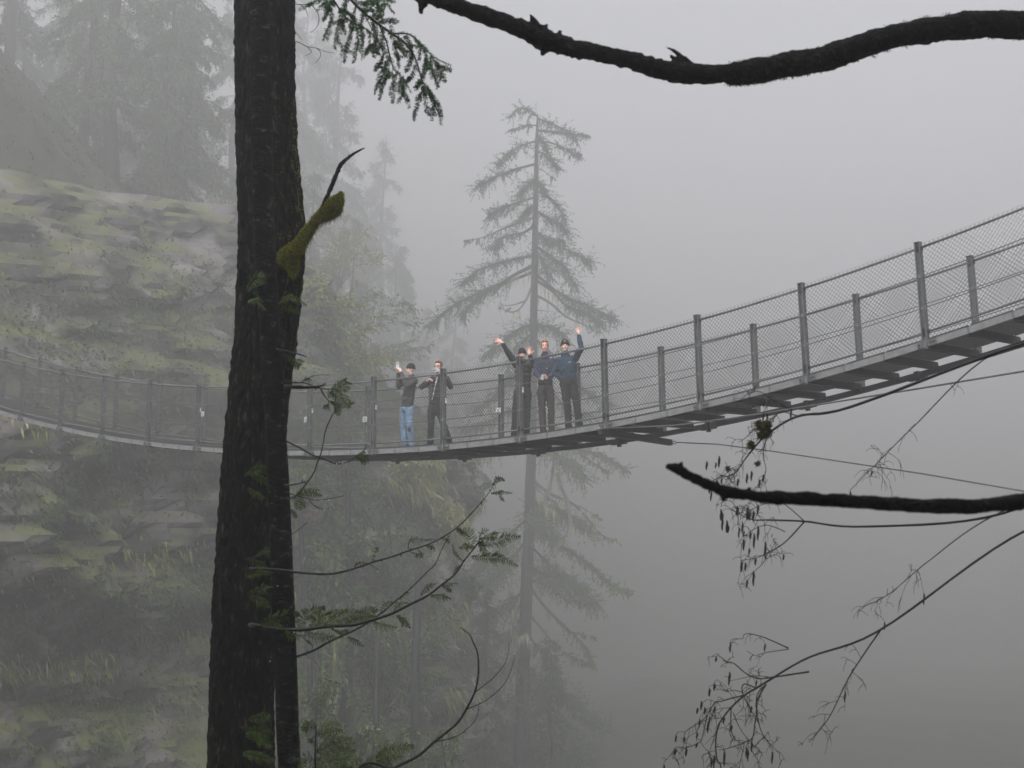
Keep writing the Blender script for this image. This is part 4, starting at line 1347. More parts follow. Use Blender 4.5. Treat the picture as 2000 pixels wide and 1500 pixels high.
def px_path(L, y, s=1.0, ox=0.0, oy=0.0):
    """pixel polyline (zoomed by s from ox, oy) at depth y, or with its own depth as a third number"""
    return [at(ox + p[0] / s, oy + p[1] / s, p[2] if len(p) > 2 else y) for p in L]

def knobby(b, pts, r0, r1, n=8, rows=None, seed=0, wob=0.25, pw=1.0):
    rows = rows or max(8, 5 * len(pts))
    sp = spline(pts, rows)
    b.tube(sp, [r0 + (r1 - r0) * (i / (rows - 1)) ** pw for i in range(rows)], n, wob=wob, seed=seed)
    return sp

# --- flat cedar sprays
def frond(P, rng, width, k=1.0):
    """one flat drooping spray along polyline P (world), half-width 'width'"""
    A = np.array(P)
    L = float(np.sum(np.linalg.norm(np.diff(A, axis=0), axis=1)))
    n = max(6, int(L / (0.0125 * k)))
    t = (np.arange(n) + 0.5) / n
    B, T = polyline_sample(A, t)
    vdir = np.array([0, -1.0, 0.25]) + 0.35 * rng.normal(size=3)      # flat side roughly to the viewer
    S = nrm(np.cross(T, vdir))
    prof = width * np.clip(np.minimum(0.35 + 1.6 * t, 1.5 * (1 - t) + 0.22), 0.1, 1.0)
    Q = []
    for sg in (1.0, -1.0):
        d = T * rng.uniform(0.55, 0.85, (n, 1)) + S * sg + 0.12 * rng.normal(size=(n, 3)) - np.array([0, 0, 0.22])
        d = nrm(d)
        ln = prof * rng.uniform(0.75, 1.15, n)
        Q.append(kites(B, d, ln, np.full(n, 0.0022 * k), rng, flat=np.tile(vdir, (n, 1)), droop=0.15))
        m = 4
        i = np.repeat(np.arange(n), m * 2)
        s = np.tile(np.repeat((np.arange(m) + 0.6) / m, 2), n)
        sd = np.tile(np.array([1.0, -1.0] * m), n)[:, None]
        base = B[i] + d[i] * (ln[i] * s)[:, None] - np.array([0, 0, 1.0]) * (0.15 * ln[i] * s ** 2)[:, None]
        S2 = nrm(np.cross(d[i], np.tile(vdir, (len(i), 1))))
        d2 = d[i] * 0.9 + S2 * sd * 0.7 + 0.1 * rng.normal(size=(len(i), 3))
        Q.append(kites(base, d2, 0.32 * ln[i] * (1.15 - 0.6 * s), np.full(len(i), 0.0020 * k), rng, flat=np.tile(vdir, (len(i), 1)), droop=0.1))
    Q.append(kites(B, T, np.full(n, 0.016 * k), np.full(n, 0.0022 * k), rng, flat=np.tile(vdir, (n, 1)), droop=0.0))
    return np.concatenate(Q)

def needles_on(P, rng, ln=0.019, step=0.0014, wd=0.0017, both=True):
    A = np.array(P)
    L = float(np.sum(np.linalg.norm(np.diff(A, axis=0), axis=1)))
    n = max(10, int(L / step))
    t = np.sort(rng.random(n))
    B, T = polyline_sample(A, t)
    vdir = np.array([0.0, -1.0, 0.0]) + 0.4 * rng.normal(size=3)
    S = nrm(np.cross(T, vdir))
    sg = rng.choice([-1.0, 1.0], n)[:, None]
    d = T * rng.uniform(0.3, 0.8, (n, 1)) + S * sg + 0.45 * rng.normal(size=(n, 3))
    l = ln * rng.uniform(0.6, 1.15, n) * np.clip(1.5 * (1 - t) + 0.55, 0, 1)
    return kites(B, d, l, np.full(n, wd), rng, mid=0.5, droop=0.05)

YC = 9.0                                               # the slender trunk and its branches
def make_cedar():
    rng = np.random.default_rng(77)
    pts = [(600, 2300, 24), (593, 1800, 22.5), (566, 1500, 21.5), (558, 1300, 21.5), (550, 1100, 21), (541, 880, 19.5), (530, 700, 20), (522, 560, 20.5), (514, 400, 21), (511, 250, 21), (508, 0, 20), (504, -400, 19), (498, -1200, 17), (490, -2600, 13), (486, -5000, 4)]
    ctr = [(at(x, y, YC), w * YC / FPX) for x, y, w in pts]
    base = Vector((ctr[0][0].x, YC, ctr[0][0].z))
    r = thing('cedar_tree', 'slender dark banded trunk in front with cedar sprays on its low branches', 'tree', base)
    rough_trunk('trunk', ctr, r, M['bark_smooth'], 72, 520, 4.0, 0.0022, 34, 26)
    Z1 = dict(s=3.571, ox=500, oy=880)
    Z4 = dict(s=5.714, ox=550, oy=680)
    Z2 = dict(s=3.846, ox=500, oy=1150)
    # (path, zoom, start radius px, fronds: list of (path, width px), random fronds)
    B = [
        ([(-40, 822, 9.1), (0, 825), (140, 830), (300, 850), (440, 860), (540, 857), (680, 825), (810, 780), (950, 740), (1060, 700), (1200, 655), (1300, 605), (1400, 540), (1500, 440), (1580, 350), (1640, 270), (1660, 215)], Z1, 2.9, 0.7,
         [([(1060, 690), (1075, 625), (1150, 622), (1250, 618)], 9), ([(1640, 300), (1700, 288), (1785, 300)], 5), ([(1650, 245), (1690, 195), (1735, 215)], 6), ([(1070, 705), (1110, 720), (1125, 745)], 6),
          ([(1130, 690), (1150, 720), (1158, 755)], 6), ([(1190, 668), (1220, 668), (1245, 700)], 6), ([(690, 815), (710, 785), (790, 790), (850, 835)], 4), ([(815, 775), (835, 700), (850, 680)], 6), ([(1290, 610), (1330, 620), (1350, 640)], 5), ([(1690, 290), (1710, 330), (1730, 352)], 4), ([(1400, 540), (1440, 570), (1490, 600)], 5)]),
        ([(-40, 1215, 9.1), (0, 1220), (120, 1245), (300, 1250), (480, 1230), (680, 1215), (800, 1185), (940, 1140), (1080, 1070), (1200, 1010), (1290, 940), (1390, 860), (1450, 770), (1530, 670), (1560, 620)], Z1, 4.6, 1.0,
         [([(1545, 650), (1640, 640), (1740, 605), (1840, 600)], 13), ([(1500, 740), (1620, 742), (1700, 745), (1825, 805)], 12), ([(1545, 640), (1580, 670), (1600, 735)], 11), ([(1535, 640), (1480, 570), (1400, 552)], 12), ([(1560, 620), (1640, 590), (1690, 570)], 9), ([(1520, 680), (1480, 660), (1420, 680)], 9), ([(1560, 625), (1570, 570), (1620, 555)], 9),
          ([(1445, 770), (1390, 720), (1375, 655)], 4), ([(1440, 800), (1400, 820), (1380, 860)], 5),
          ([(300, 1245), (330, 1160), (420, 1110), (480, 1100)], 14), ([(390, 1240), (420, 1180), (520, 1140), (640, 1110)], 15), ([(470, 1230), (560, 1170), (680, 1140), (830, 1150)], 15), ([(600, 1220), (700, 1160), (800, 1110), (850, 1110)], 13), ([(640, 1215), (740, 1190), (830, 1165)], 11),
          ([(340, 1250), (400, 1290), (480, 1300), (560, 1310)], 13), ([(520, 1235), (580, 1270), (640, 1260)], 10), ([(640, 1300), (690, 1320), (745, 1365)], 8), ([(820, 1190), (880, 1215), (985, 1230)], 10), ([(980, 1150), (1030, 1180), (1070, 1240)], 9), ([(1220, 1010), (1290, 1010), (1360, 1030)], 9), ([(1150, 1010), (1190, 960), (1250, 930)], 8), ([(1290, 945), (1340, 930), (1400, 930)], 7), ([(1300, 950), (1340, 960), (1362, 985)], 6),
          ([(960, 1120), (1000, 1070), (1060, 1060)], 6), ([(40, 1235), (110, 1170), (240, 1140), (290, 1150)], 13), ([(120, 1240), (180, 1200), (280, 1190)], 12), ([(200, 1248), (260, 1290), (330, 1300)], 10)]),
        ([(200, 1462), (285, 1437), (400, 1395), (520, 1330), (640, 1275), (750, 1220), (880, 1130), (960, 1060), (1070, 970), (1180, 860), (1250, 790), (1300, 680), (1350, 590)], Z1, 2.5, 0.6,
         [([(870, 1130), (900, 1070), (980, 1060)], 7), ([(1000, 1040), (1040, 1000), (1075, 985)], 6), ([(400, 1370), (380, 1330), (320, 1310)], 3)]),
        ([(-30, 436, 10.2), (60, 430, 9.2), (200, 434), (380, 432), (440, 420), (492, 405)], Z4, 5.4, 1.0, []),
        ([(20, 366), (60, 370), (150, 386), (230, 384), (310, 405), (400, 440), (480, 455), (560, 455), (640, 440), (720, 400)], Z4, 1.8, 0.7,
         [([(560, 455), (640, 400), (720, 385), (785, 395)], 10), ([(560, 460), (660, 500), (740, 590), (800, 620)], 11), ([(600, 480), (690, 440), (770, 470)], 10), ([(540, 470), (600, 540), (700, 620), (770, 680)], 12), ([(520, 560), (560, 510), (640, 480)], 9), ([(430, 450), (470, 520), (520, 580)], 2)]),
        ([(400, 440), (440, 460), (480, 530), (525, 585), (580, 600)], Z4, 1.3, 0.7, [([(525, 585), (510, 640), (490, 690)], 8), ([(535, 595), (590, 620), (620, 680), (640, 755)], 11), ([(560, 600), (620, 620), (645, 660)], 8)]),
        ([(230, 384), (250, 360), (340, 315), (430, 300), (530, 298)], Z4, 1.0, 0.5, [([(245, 365), (280, 345), (325, 355)], 5)]),
        ([(580, 720), (540, 800), (500, 890), (480, 960), (465, 1060), (430, 1200), (395, 1290), (370, 1371), (300, 1480), (240, 1560), (180, 1640), (60, 1690)], Z4, 1.1, 1.5, []),
        ([(-20, 1000), (50, 1035), (200, 1110), (340, 1190), (480, 1240), (560, 1275), (620, 1292), (740, 1270), (800, 1235), (835, 1205)], Z4, 1.9, 0.8, [([(830, 1210), (870, 1180), (930, 1160)], 9), ([(830, 1215), (890, 1220), (975, 1265)], 11), ([(835, 1205), (900, 1150), (940, 1130)], 7)]),
        ([(200, 246), (235, 240), (290, 232), (342, 218)], Z1, 2.4, 0.8, []),
        ([(200, 285), (240, 300), (330, 330), (430, 345), (520, 335), (615, 315)], Z1, 1.2, 0.6, [([(280, 310), (330, 280), (440, 275)], 10), ([(300, 320), (370, 300), (450, 310)], 9), ([(250, 320), (290, 360), (310, 410)], 10), ([(280, 330), (330, 350), (345, 395)], 8), ([(240, 410), (260, 440), (280, 470)], 6), ([(370, 345), (400, 380), (450, 405), (560, 408)], 2)]),
        ([(240, 590), (300, 550), (355, 500)], Z1, 0.9, 0.5, []),
        # sprays close to the trunk, lower left
        ([(-60, 1000), (-20, 1020), (40, 1000), (100, 1010)], Z1, 1.6, 0.8, [([(-50, 1010), (20, 1040), (90, 1090)], 14), ([(-40, 990), (40, 960), (110, 950)], 12), ([(-60, 880), (10, 850), (120, 850)], 10)]),
        ([(-80, 180), (-20, 150), (40, 150), (90, 170)], Z1, 1.6, 0.8, [([(-60, 170), (0, 130), (80, 120)], 12), ([(-40, 160), (20, 190), (90, 230)], 12), ([(-60, 260), (0, 300), (60, 330)], 10)]),
        ([(-80, 760), (0, 740), (80, 715), (200, 710)], Z1, 1.4, 0.6, [([(0, 740), (80, 690), (190, 700)], 9), ([(60, 730), (140, 740), (230, 770)], 8), ([(-60, 760), (20, 790), (80, 830)], 10)]),
        ([(-120, 1040), (-40, 1060), (60, 1080), (140, 1100)], Z2, 1.8, 0.8, [([(-60, 1060), (20, 1060), (120, 1090)], 15), ([(-80, 1100), (0, 1130), (120, 1180)], 16), ([(-60, 980), (30, 960), (110, 960)], 13), ([(-100, 1230), (0, 1250), (130, 1290)], 15)]),
        ([(-60, 560), (-20, 540), (40, 520), (80, 500)], dict(s=3.333, ox=500, oy=400), 1.4, 0.7, [([(-60, 560), (20, 480), (80, 520)], 14), ([(-20, 560), (40, 600), (90, 640)], 12), ([(150, 640), (230, 600), (320, 640)], 11), ([(160, 660), (240, 680), (285, 720)], 9), ([(-40, 620), (20, 640), (60, 690)], 12)]),
        ([(150, 970), (210, 985), (260, 1030)], dict(s=3.333, ox=500, oy=400), 1.6, 0.7, [([(190, 980), (250, 1010), (310, 1020)], 8), ([(210, 990), (250, 1030), (290, 1040)], 9)]),
        ([(130, 940), (230, 960), (330, 988)], dict(s=3.333, ox=500, oy=400), 2.4, 0.9, []),
    ]
    for i, (pl, z, w0, w1, fr) in enumerate(B):
        b = MB()
        sp = knobby(b, px_path(pl, YC - 0.12 + 0.06 * (i % 3), **z), w0 * YC / FPX, w1 * YC / FPX, 7, seed=i, wob=0.3)
        # little knots and spurs
        for k in range(int(len(sp) / 3)):
            q = sp[rng.integers(1, len(sp) - 1)]
            if w0 > 1.5:
                capsule(b, q, q + Vector((rng.normal() * 0.008, rng.normal() * 0.006, rng.normal() * 0.009)), 0.0035, 0.0018, 5)
        br = b.build('branch', M['twig'], r, smooth=True)
        Q = []
        for fp, w in fr:
            P = px_path(fp, YC - 0.12 + 0.06 * (i % 3), **z)
            P = [p + Vector((0, 0.05 * rng.normal() * (j > 0), 0)) for j, p in enumerate(P)]
            S = spline(P, 14)
            Q.append(frond(S, rng, 1.25 * w * YC / FPX))
            bb = MB(); bb.tube(S, [0.0022 - 0.0014 * j / 13 for j in range(14)], 4); bb.build('stalk', M['twig'], br)
        if Q:
            tag(quads_obj('sprays', np.concatenate(Q), M['cedar'], br), kind='stuff')
    # rain drops hanging on the twigs
    D = [(1785, 318, Z1), (1730, 355, Z1), (460, 348, Z1), (508, 347, Z1), (478, 408, Z1), (517, 412, Z1), (563, 92, Z1), (604, 87, Z1), (850, 845, Z1), (1236, 694, Z1), (1156, 757, Z1), (985, 1245, Z1), (1064, 1246, Z1), (820, 1245, Z1), (1340, 1040, Z1), (1393, 1055, Z1), (264, 1268, Z1), (97, 1470, Z1), (150, 945, Z1), (1070, 982, Z1), (995, 1050, Z1), (1810, 645, Z1), (615, 1292, Z4), (682, 1280, Z4), (460, 1120, Z1), (560, 1150, Z1), (1280, 640, Z1), (286, 327, Z2)]
    b = MB()
    for x, y, z in D:
        p = px_path([(x, y)], YC - 0.13, **z)[0]
        b.ball(p, 0.0030, 0.0030, 0.0040, None, 6, 5)
    tag(b.build('droplets', M['droplet'], r, smooth=True), kind='stuff')
    return r
make_cedar()

YF = 10.0                                              # the thick trunk
def make_big_fir():
    rng = np.random.default_rng(5)
    pts = [(450, 2200, 66), (466, 1700, 62), (471, 1500, 60), (474, 1300, 59), (484, 1080, 58), (494, 900, 57), (510, 740, 57), (519, 660, 58), (527, 560, 61), (530, 450, 62), (524, 330, 59), (519, 200, 56), (516, 0, 55), (512, -400, 53), (505, -1200, 48), (500, -2600, 38), (495, -6000, 8)]
    ctr = [(at(x, y, YF), w * YF / FPX) for x, y, w in pts]
    r = thing('fir_tree', 'thick rough-barked dark trunk with a mossy upturned branch stub', 'tree', ctr[0][0])
    tk = rough_trunk('trunk', ctr, r, M['bark_dark'], 150, 820, 9.0, 0.015, 24, 7)
    # mossy branch stub
    b = MB()
    yb = YF - 0.22
    path = [(538, 520, YF - 0.05), (556, 502, YF - 0.18), (576, 486, yb - 0.03), (592, 466, yb - 0.05), (608, 441, yb - 0.06), (624, 424, yb - 0.06), (640, 412, yb - 0.06), (652, 401, yb - 0.06), (662, 388, yb - 0.06), (667, 377, yb - 0.06)]
    wpx = [14, 16, 13, 11, 9, 9.5, 15, 19, 9.5, 3.5]
    P = px_path(path, yb)
    sp = spline(P, 60)
    rr = [float(np.interp(i / 59, np.linspace(0, 1, len(wpx)), wpx)) * yb / FPX for i in range(60)]
    b.tube(sp, rr, 20, wob=0.22, seed=2)
    # drooping swelling where it leaves the trunk
    b.ball(at(573, 512, yb - 0.0), 0.036, 0.05, 0.085, None, 14, 10)
    br = fuse(b, 'branch_stub', M['moss_base'], r, 0.008, 2, 0.010, 40)
    # moss fur
    me = br.data
    n = len(me.vertices)
    co = np.empty(n * 3, np.float32); me.vertices.foreach_get('co', co); co = co.reshape(-1, 3) + np.array(r.location, np.float32)
    no = np.empty(n * 3, np.float32); me.vertices.foreach_get('normal', no); no = no.reshape(-1, 3)
    idx = rng.integers(0, n, 26000)
    d = no[idx] + 0.7 * rng.normal(size=(len(idx), 3)) - np.array([0, 0, 0.45])
    Q = kites(co[idx] - no[idx] * 0.002, d, 0.013 * rng.uniform(0.4, 1.5, len(idx)), np.full(len(idx), 0.0018), rng)
    # long wisps under it
    low = idx[no[idx][:, 2] < -0.2][:1400]
    d = np.tile(np.array([[0, 0, -1.0]]), (len(low), 1)) + 0.35 * rng.normal(size=(len(low), 3))
    Q2 = kites(co[low], d, 0.035 * rng.uniform(0.3, 1.6, len(low)), np.full(len(low), 0.0017), rng)
    tag(quads_obj('moss', np.concatenate([Q, Q2]), M['moss'], br), kind='stuff')
    # moss on the trunk's edge around the stub
    m = 9000
    Yp = rng.normal(size=m) * 130 + 470
    pc = [at(float(np.interp(-yy, [-p[1] for p in pts[::1]], [p[0] for p in pts])), yy, YF) for yy in Yp]
    wv = [float(np.interp(-yy, [-p[1] for p in pts], [p[2] for p in pts])) * YF / FPX for yy in Yp]
    a = rng.normal(size=m) * 0.55 - 0.35
    base = np.array([[c.x + w_ * math.cos(t), c.y + w_ * math.sin(t), c.z] for c, w_, t in zip(pc, wv, a)])
    out = np.stack([np.cos(a), np.sin(a), np.zeros(m)], 1)
    d = out + 0.6 * rng.normal(size=(m, 3)) - np.array([0, 0, 0.6])
    tag(quads_obj('trunk_moss', kites(base, d, 0.012 * rng.uniform(0.3, 1.5, m), np.full(m, 0.0017), rng), M['moss'], tk), kind='stuff')
    # dead twig above the stub
    b = MB()
    tw = px_path([(628, 412), (634, 394), (641, 380), (652, 352), (660, 334), (664, 324), (676, 312), (688, 302), (702, 294), (712, 289)], yb - 0.08)
    sp = spline(tw, 50)
    rr = [float(np.interp(i / 49, [0, 0.3, 0.55, 0.75, 1], [4.2, 4.4, 4.6, 3.0, 1.1])) * yb / FPX for i in range(50)]
    b.tube(sp, rr, 8, wob=0.35, seed=8)
    for i, dx, dz in ((18, 0.012, -0.006), (27, -0.010, 0.012), (36, -0.008, 0.010)):
        capsule(b, sp[i], sp[i] + Vector((dx, 0, dz)), 0.006, 0.003, 6)
    b.build('dead_twig', M['bark_dead'], r, smooth=True)
    # thin bare twigs at the top right of the trunk
    Z5 = dict(s=5.0, ox=500, oy=0)
    for pl in ([(340, 400), (420, 415), (500, 455), (590, 470), (680, 505), (760, 515)], [(590, 470), (630, 510), (620, 570), (570, 620)], [(500, 455), (540, 510), (480, 545)], [(340, 240), (380, 200), (370, 140), (340, 100)], [(340, 270), (400, 330), (450, 390)], [(340, 40), (460, 45), (560, 40), (640, 20)], [(440, 50), (490, 100), (505, 160)], [(540, 45), (600, 120), (615, 200), (590, 270), (530, 320)]):
        b = MB(); knobby(b, px_path(pl, YF - 0.25, **Z5), 0.0028, 0.0012, 5, seed=3)
        b.build('twig', M['twig'], r, smooth=True)
    # the hemlock-like spray hanging in from the top
    ys = 8.6
    MAIN = [
        ([(200, -1500, 9.8), (600, -700, 9.2), (830, -250), (900, -60), (930, 0), (1050, 120), (1200, 240), (1330, 330), (1430, 400), (1520, 500), (1580, 640), (1620, 780), (1690, 880), (1740, 1000), (1790, 1140)], 4.2, 0.6, 0.45),
        ([(1330, 330), (1500, 335), (1620, 440), (1740, 560), (1905, 640)], 1.8, 0.6, 0.1),
        ([(600, -700, 9.2), (700, -160), (740, -40), (790, 50), (880, 170), (1000, 250), (1100, 300), (1200, 420), (1250, 540)], 2.6, 0.6, 0.5),
        ([(1050, 120), (1130, 280), (1200, 400)], 1.2, 0.6, 0.1), ([(1200, 240), (1270, 400), (1310, 560), (1350, 680), (1430, 760), (1515, 905)], 1.6, 0.6, 0.15),
        ([(700, -160), (640, -60), (640, 0), (590, 40)], 1.2, 0.6, 0.3)]
    TW = [[(720, 60), (740, 150), (710, 270), (665, 410)], [(820, 60), (825, 200), (795, 350), (770, 475)], [(920, 200), (930, 350), (890, 480), (850, 600)], [(1000, 260), (1000, 400), (970, 500), (945, 600)], [(1110, 320), (1110, 430), (1060, 540)], [(680, -20), (690, 100), (655, 215)],
          [(1240, 540), (1210, 620), (1175, 710)], [(1260, 580), (1250, 700), (1205, 810), (1155, 920)], [(1330, 690), (1270, 760), (1230, 870), (1200, 965)], [(1360, 720), (1350, 830), (1325, 995)], [(1420, 760), (1440, 880), (1490, 985)], [(1540, 540), (1500, 620), (1465, 715)], [(1560, 640), (1520, 730), (1485, 810)],
          [(1640, 830), (1600, 960), (1540, 1160)], [(1700, 900), (1770, 1010), (1815, 1140)], [(1620, 760), (1660, 690), (1690, 640)], [(1690, 600), (1730, 720), (1780, 845)], [(1760, 620), (1800, 720), (1855, 805)], [(1700, 560), (1800, 640), (1910, 710)], [(1180, 20), (1220, 90), (1245, 165)], [(1080, -20), (1200, 10), (1330, 15)], [(1220, 30), (1290, 70), (1345, 115)],
          [(660, 0), (580, 20), (500, 30)], [(760, 10), (720, 60), (690, 100)], [(850, 110), (900, 120), (960, 200)], [(980, 60), (940, 150), (960, 260), (930, 330)], [(1040, 110), (1020, 220), (1050, 330), (1040, 440)], [(1130, 190), (1180, 300), (1170, 420), (1190, 520)], [(1250, 280), (1230, 380), (1240, 470)], [(1300, 310), (1350, 400), (1380, 470)], [(1400, 390), (1430, 470), (1500, 520)],
          [(1340, 420), (1370, 520), (1400, 600)], [(1200, 210), (1280, 200), (1370, 240)], [(1450, 330), (1480, 400), (1530, 450)], [(1560, 380), (1600, 480), (1590, 570)], [(1640, 460), (1660, 560), (1650, 640)], [(900, 0), (860, 80), (880, 160)], [(960, 10), (1040, 20), (1100, 60)], [(1010, 80), (1090, 90), (1150, 130)], [(1100, 160), (1170, 150), (1240, 200)], [(1660, 850), (1720, 960), (1740, 1090)], [(1600, 780), (1650, 900), (1660, 1050), (1700, 1120)],
          [(1310, 560), (1280, 660), (1290, 760)], [(1470, 800), (1430, 880), (1440, 960)], [(780, 40), (720, 20), (650, 60)], [(1160, 380), (1140, 470), (1150, 550)], [(890, 180), (850, 230), (870, 320)], [(1210, -10), (1160, 40), (1110, 30)], [(1640, 830), (1580, 820), (1550, 850)]]
    b = MB()
    mb = None
    allQ = []
    paths = []
    for k, (pl, w0, w1, ts) in enumerate(MAIN):
        sp = knobby(b, px_path(pl, ys + 0.1 * (k % 3 - 1) if len(pl[0]) < 3 else ys, **Z5), w0 * ys / FPX, w1 * ys / FPX, 6, seed=k)
        allQ.append(needles_on(sp[int(len(sp) * ts):], rng, 0.020, 0.0020))
    for k, pl in enumerate(TW):
        dpt = ys + 0.12 * rng.normal()
        sp = spline(px_path(pl, dpt, **Z5), 12)
        sp = [p + Vector((0, 0.03 * math.sin(i * 0.5 + k), 0)) for i, p in enumerate(sp)]
        b.tube(sp, [0.0022 - 0.0014 * i / 11 for i in range(12)], 5)
        allQ.append(needles_on(sp, rng, 0.022, 0.0007))
        if len(pl) > 2:
            for _ in range(2):
                i = rng.integers(2, 9)
                d = (sp[i + 2] - sp[i]).normalized() + Vector(rng.normal(size=3) * 0.5)
                d.normalize()
                s2 = [sp[i], sp[i] + d * 0.04 , sp[i] + d * 0.08 - UPV * 0.012]
                b.tube(s2, [0.0016, 0.0012, 0.0006], 4)
                allQ.append(needles_on(s2, rng, 0.02, 0.001))
    br = b.build('hanging_branch', M['twig'], r, smooth=True)
    tag(quads_obj('needles', np.concatenate(allQ), M['hemlock'], br), kind='stuff')
    return r
make_big_fir()

# --- young cedar and bare sapling at the bottom
def make_saplings():
    rng = np.random.default_rng(15)
    Z2 = dict(s=3.846, ox=500, oy=1150)
    y = 8.4
    g = lambda p: Vector((p.x, p.y, ground_z(p.x, p.y)))
    base = g(at(617, 1700, y))
    r = thing('young_cedar', 'young cedar with flat green sprays at the foot of the slender trunk', 'sapling', base)
    b = MB(); knobby(b, [base] + px_path([(445, 1800), (442, 1500), (445, 1346), (447, 1180), (450, 1020)], y, **Z2), 0.012, 0.002, 7)
    st = b.build('stem', M['twig'], r, smooth=True)
    FR = [([(450, 1040), (400, 1010), (345, 1045)], 11), ([(450, 1045), (390, 1040), (355, 1065)], 9), ([(450, 1090), (520, 1040), (630, 1015)], 14), ([(450, 1100), (540, 1080), (640, 1060)], 11), ([(450, 1220), (560, 1130), (720, 1120)], 15), ([(450, 1230), (590, 1170), (740, 1160)], 15), ([(450, 1290), (600, 1230), (740, 1220)], 17), ([(450, 1320), (620, 1280), (790, 1290)], 18), ([(450, 1300), (380, 1270), (330, 1300)], 14), ([(450, 1360), (560, 1330), (720, 1350)], 18), ([(450, 1400), (620, 1380), (820, 1400)], 18), ([(450, 1180), (420, 1130), (410, 1150)], 8), ([(440, 1390), (380, 1340), (320, 1340)], 14), ([(450, 1450), (550, 1420), (650, 1430)], 18)]
    for fp, w in FR:
        S = spline(px_path(fp, y - 0.05 + 0.06 * rng.normal(), **Z2), 12)
        b = MB(); b.tube([S[0]] + S, [0.003] + [0.0024 - 0.0014 * j / 11 for j in range(12)], 4)
        bb = b.build('branch', M['twig'], r)
        tag(quads_obj('sprays', frond(S, rng, 1.2 * w * y / FPX), M['cedar'], bb), kind='stuff')
    base = g(at(700, 1750, y))
    r2 = thing('young_cedar', 'low cedar shoot poking up beside the base of the bare curved sapling', 'sapling', base)
    b = MB(); knobby(b, [base] + px_path([(720, 1700), (760, 1420), (810, 1345), (860, 1310)], y, **Z2), 0.010, 0.002, 7)
    b.build('stem', M['twig'], r2, smooth=True)
    for fp, w in [([(800, 1350), (900, 1280), (1050, 1200), (1180, 1180)], 17), ([(860, 1310), (960, 1280), (1100, 1260)], 14), ([(830, 1335), (930, 1330), (1020, 1340)], 14), ([(900, 1270), (960, 1230), (1040, 1190)], 9), ([(820, 1345), (740, 1330), (700, 1360)], 12)]:
        S = spline(px_path(fp, y - 0.05 + 0.06 * rng.normal(), **Z2), 12)
        b = MB(); b.tube(S, [0.0024 - 0.0014 * j / 11 for j in range(12)], 4)
        bb = b.build('branch', M['twig'], r2)
        tag(quads_obj('sprays', frond(S, rng, 1.2 * w * y / FPX), M['cedar'], bb), kind='stuff')
    y = 8.0
    base = g(at(640, 1700, y))
    r3 = thing('bare_sapling', 'bare curved sapling arching up from the bottom in front of the cliff', 'sapling', base)
    b = MB()
    knobby(b, [base] + px_path([(700, 1560), (1040, 1346), (1210, 1260), (1340, 1150), (1500, 1020), (1580, 905), (1645, 770), (1670, 640), (1665, 490), (1630, 400), (1600, 340), (1530, 290)], y, **Z2), 3.4 * y / FPX, 0.9 * y / FPX, 8, rows=120, wob=0.3)
    b.build('stem', M['twig'], r3, smooth=True)
    for pl in ([(1640, 780), (1720, 720), (1800, 650), (1880, 540), (1905, 400)], [(1580, 905), (1740, 830), (1880, 690), (1950, 490)], [(1340, 1150), (1500, 1110), (1600, 1040), (1660, 960), (1675, 850)]):
        b = MB(); knobby(b, px_path(pl, y, **Z2), 1.2 * y / FPX, 0.45 * y / FPX, 5)
        b.build('twig', M['twig'], r3, smooth=True)
make_saplings()

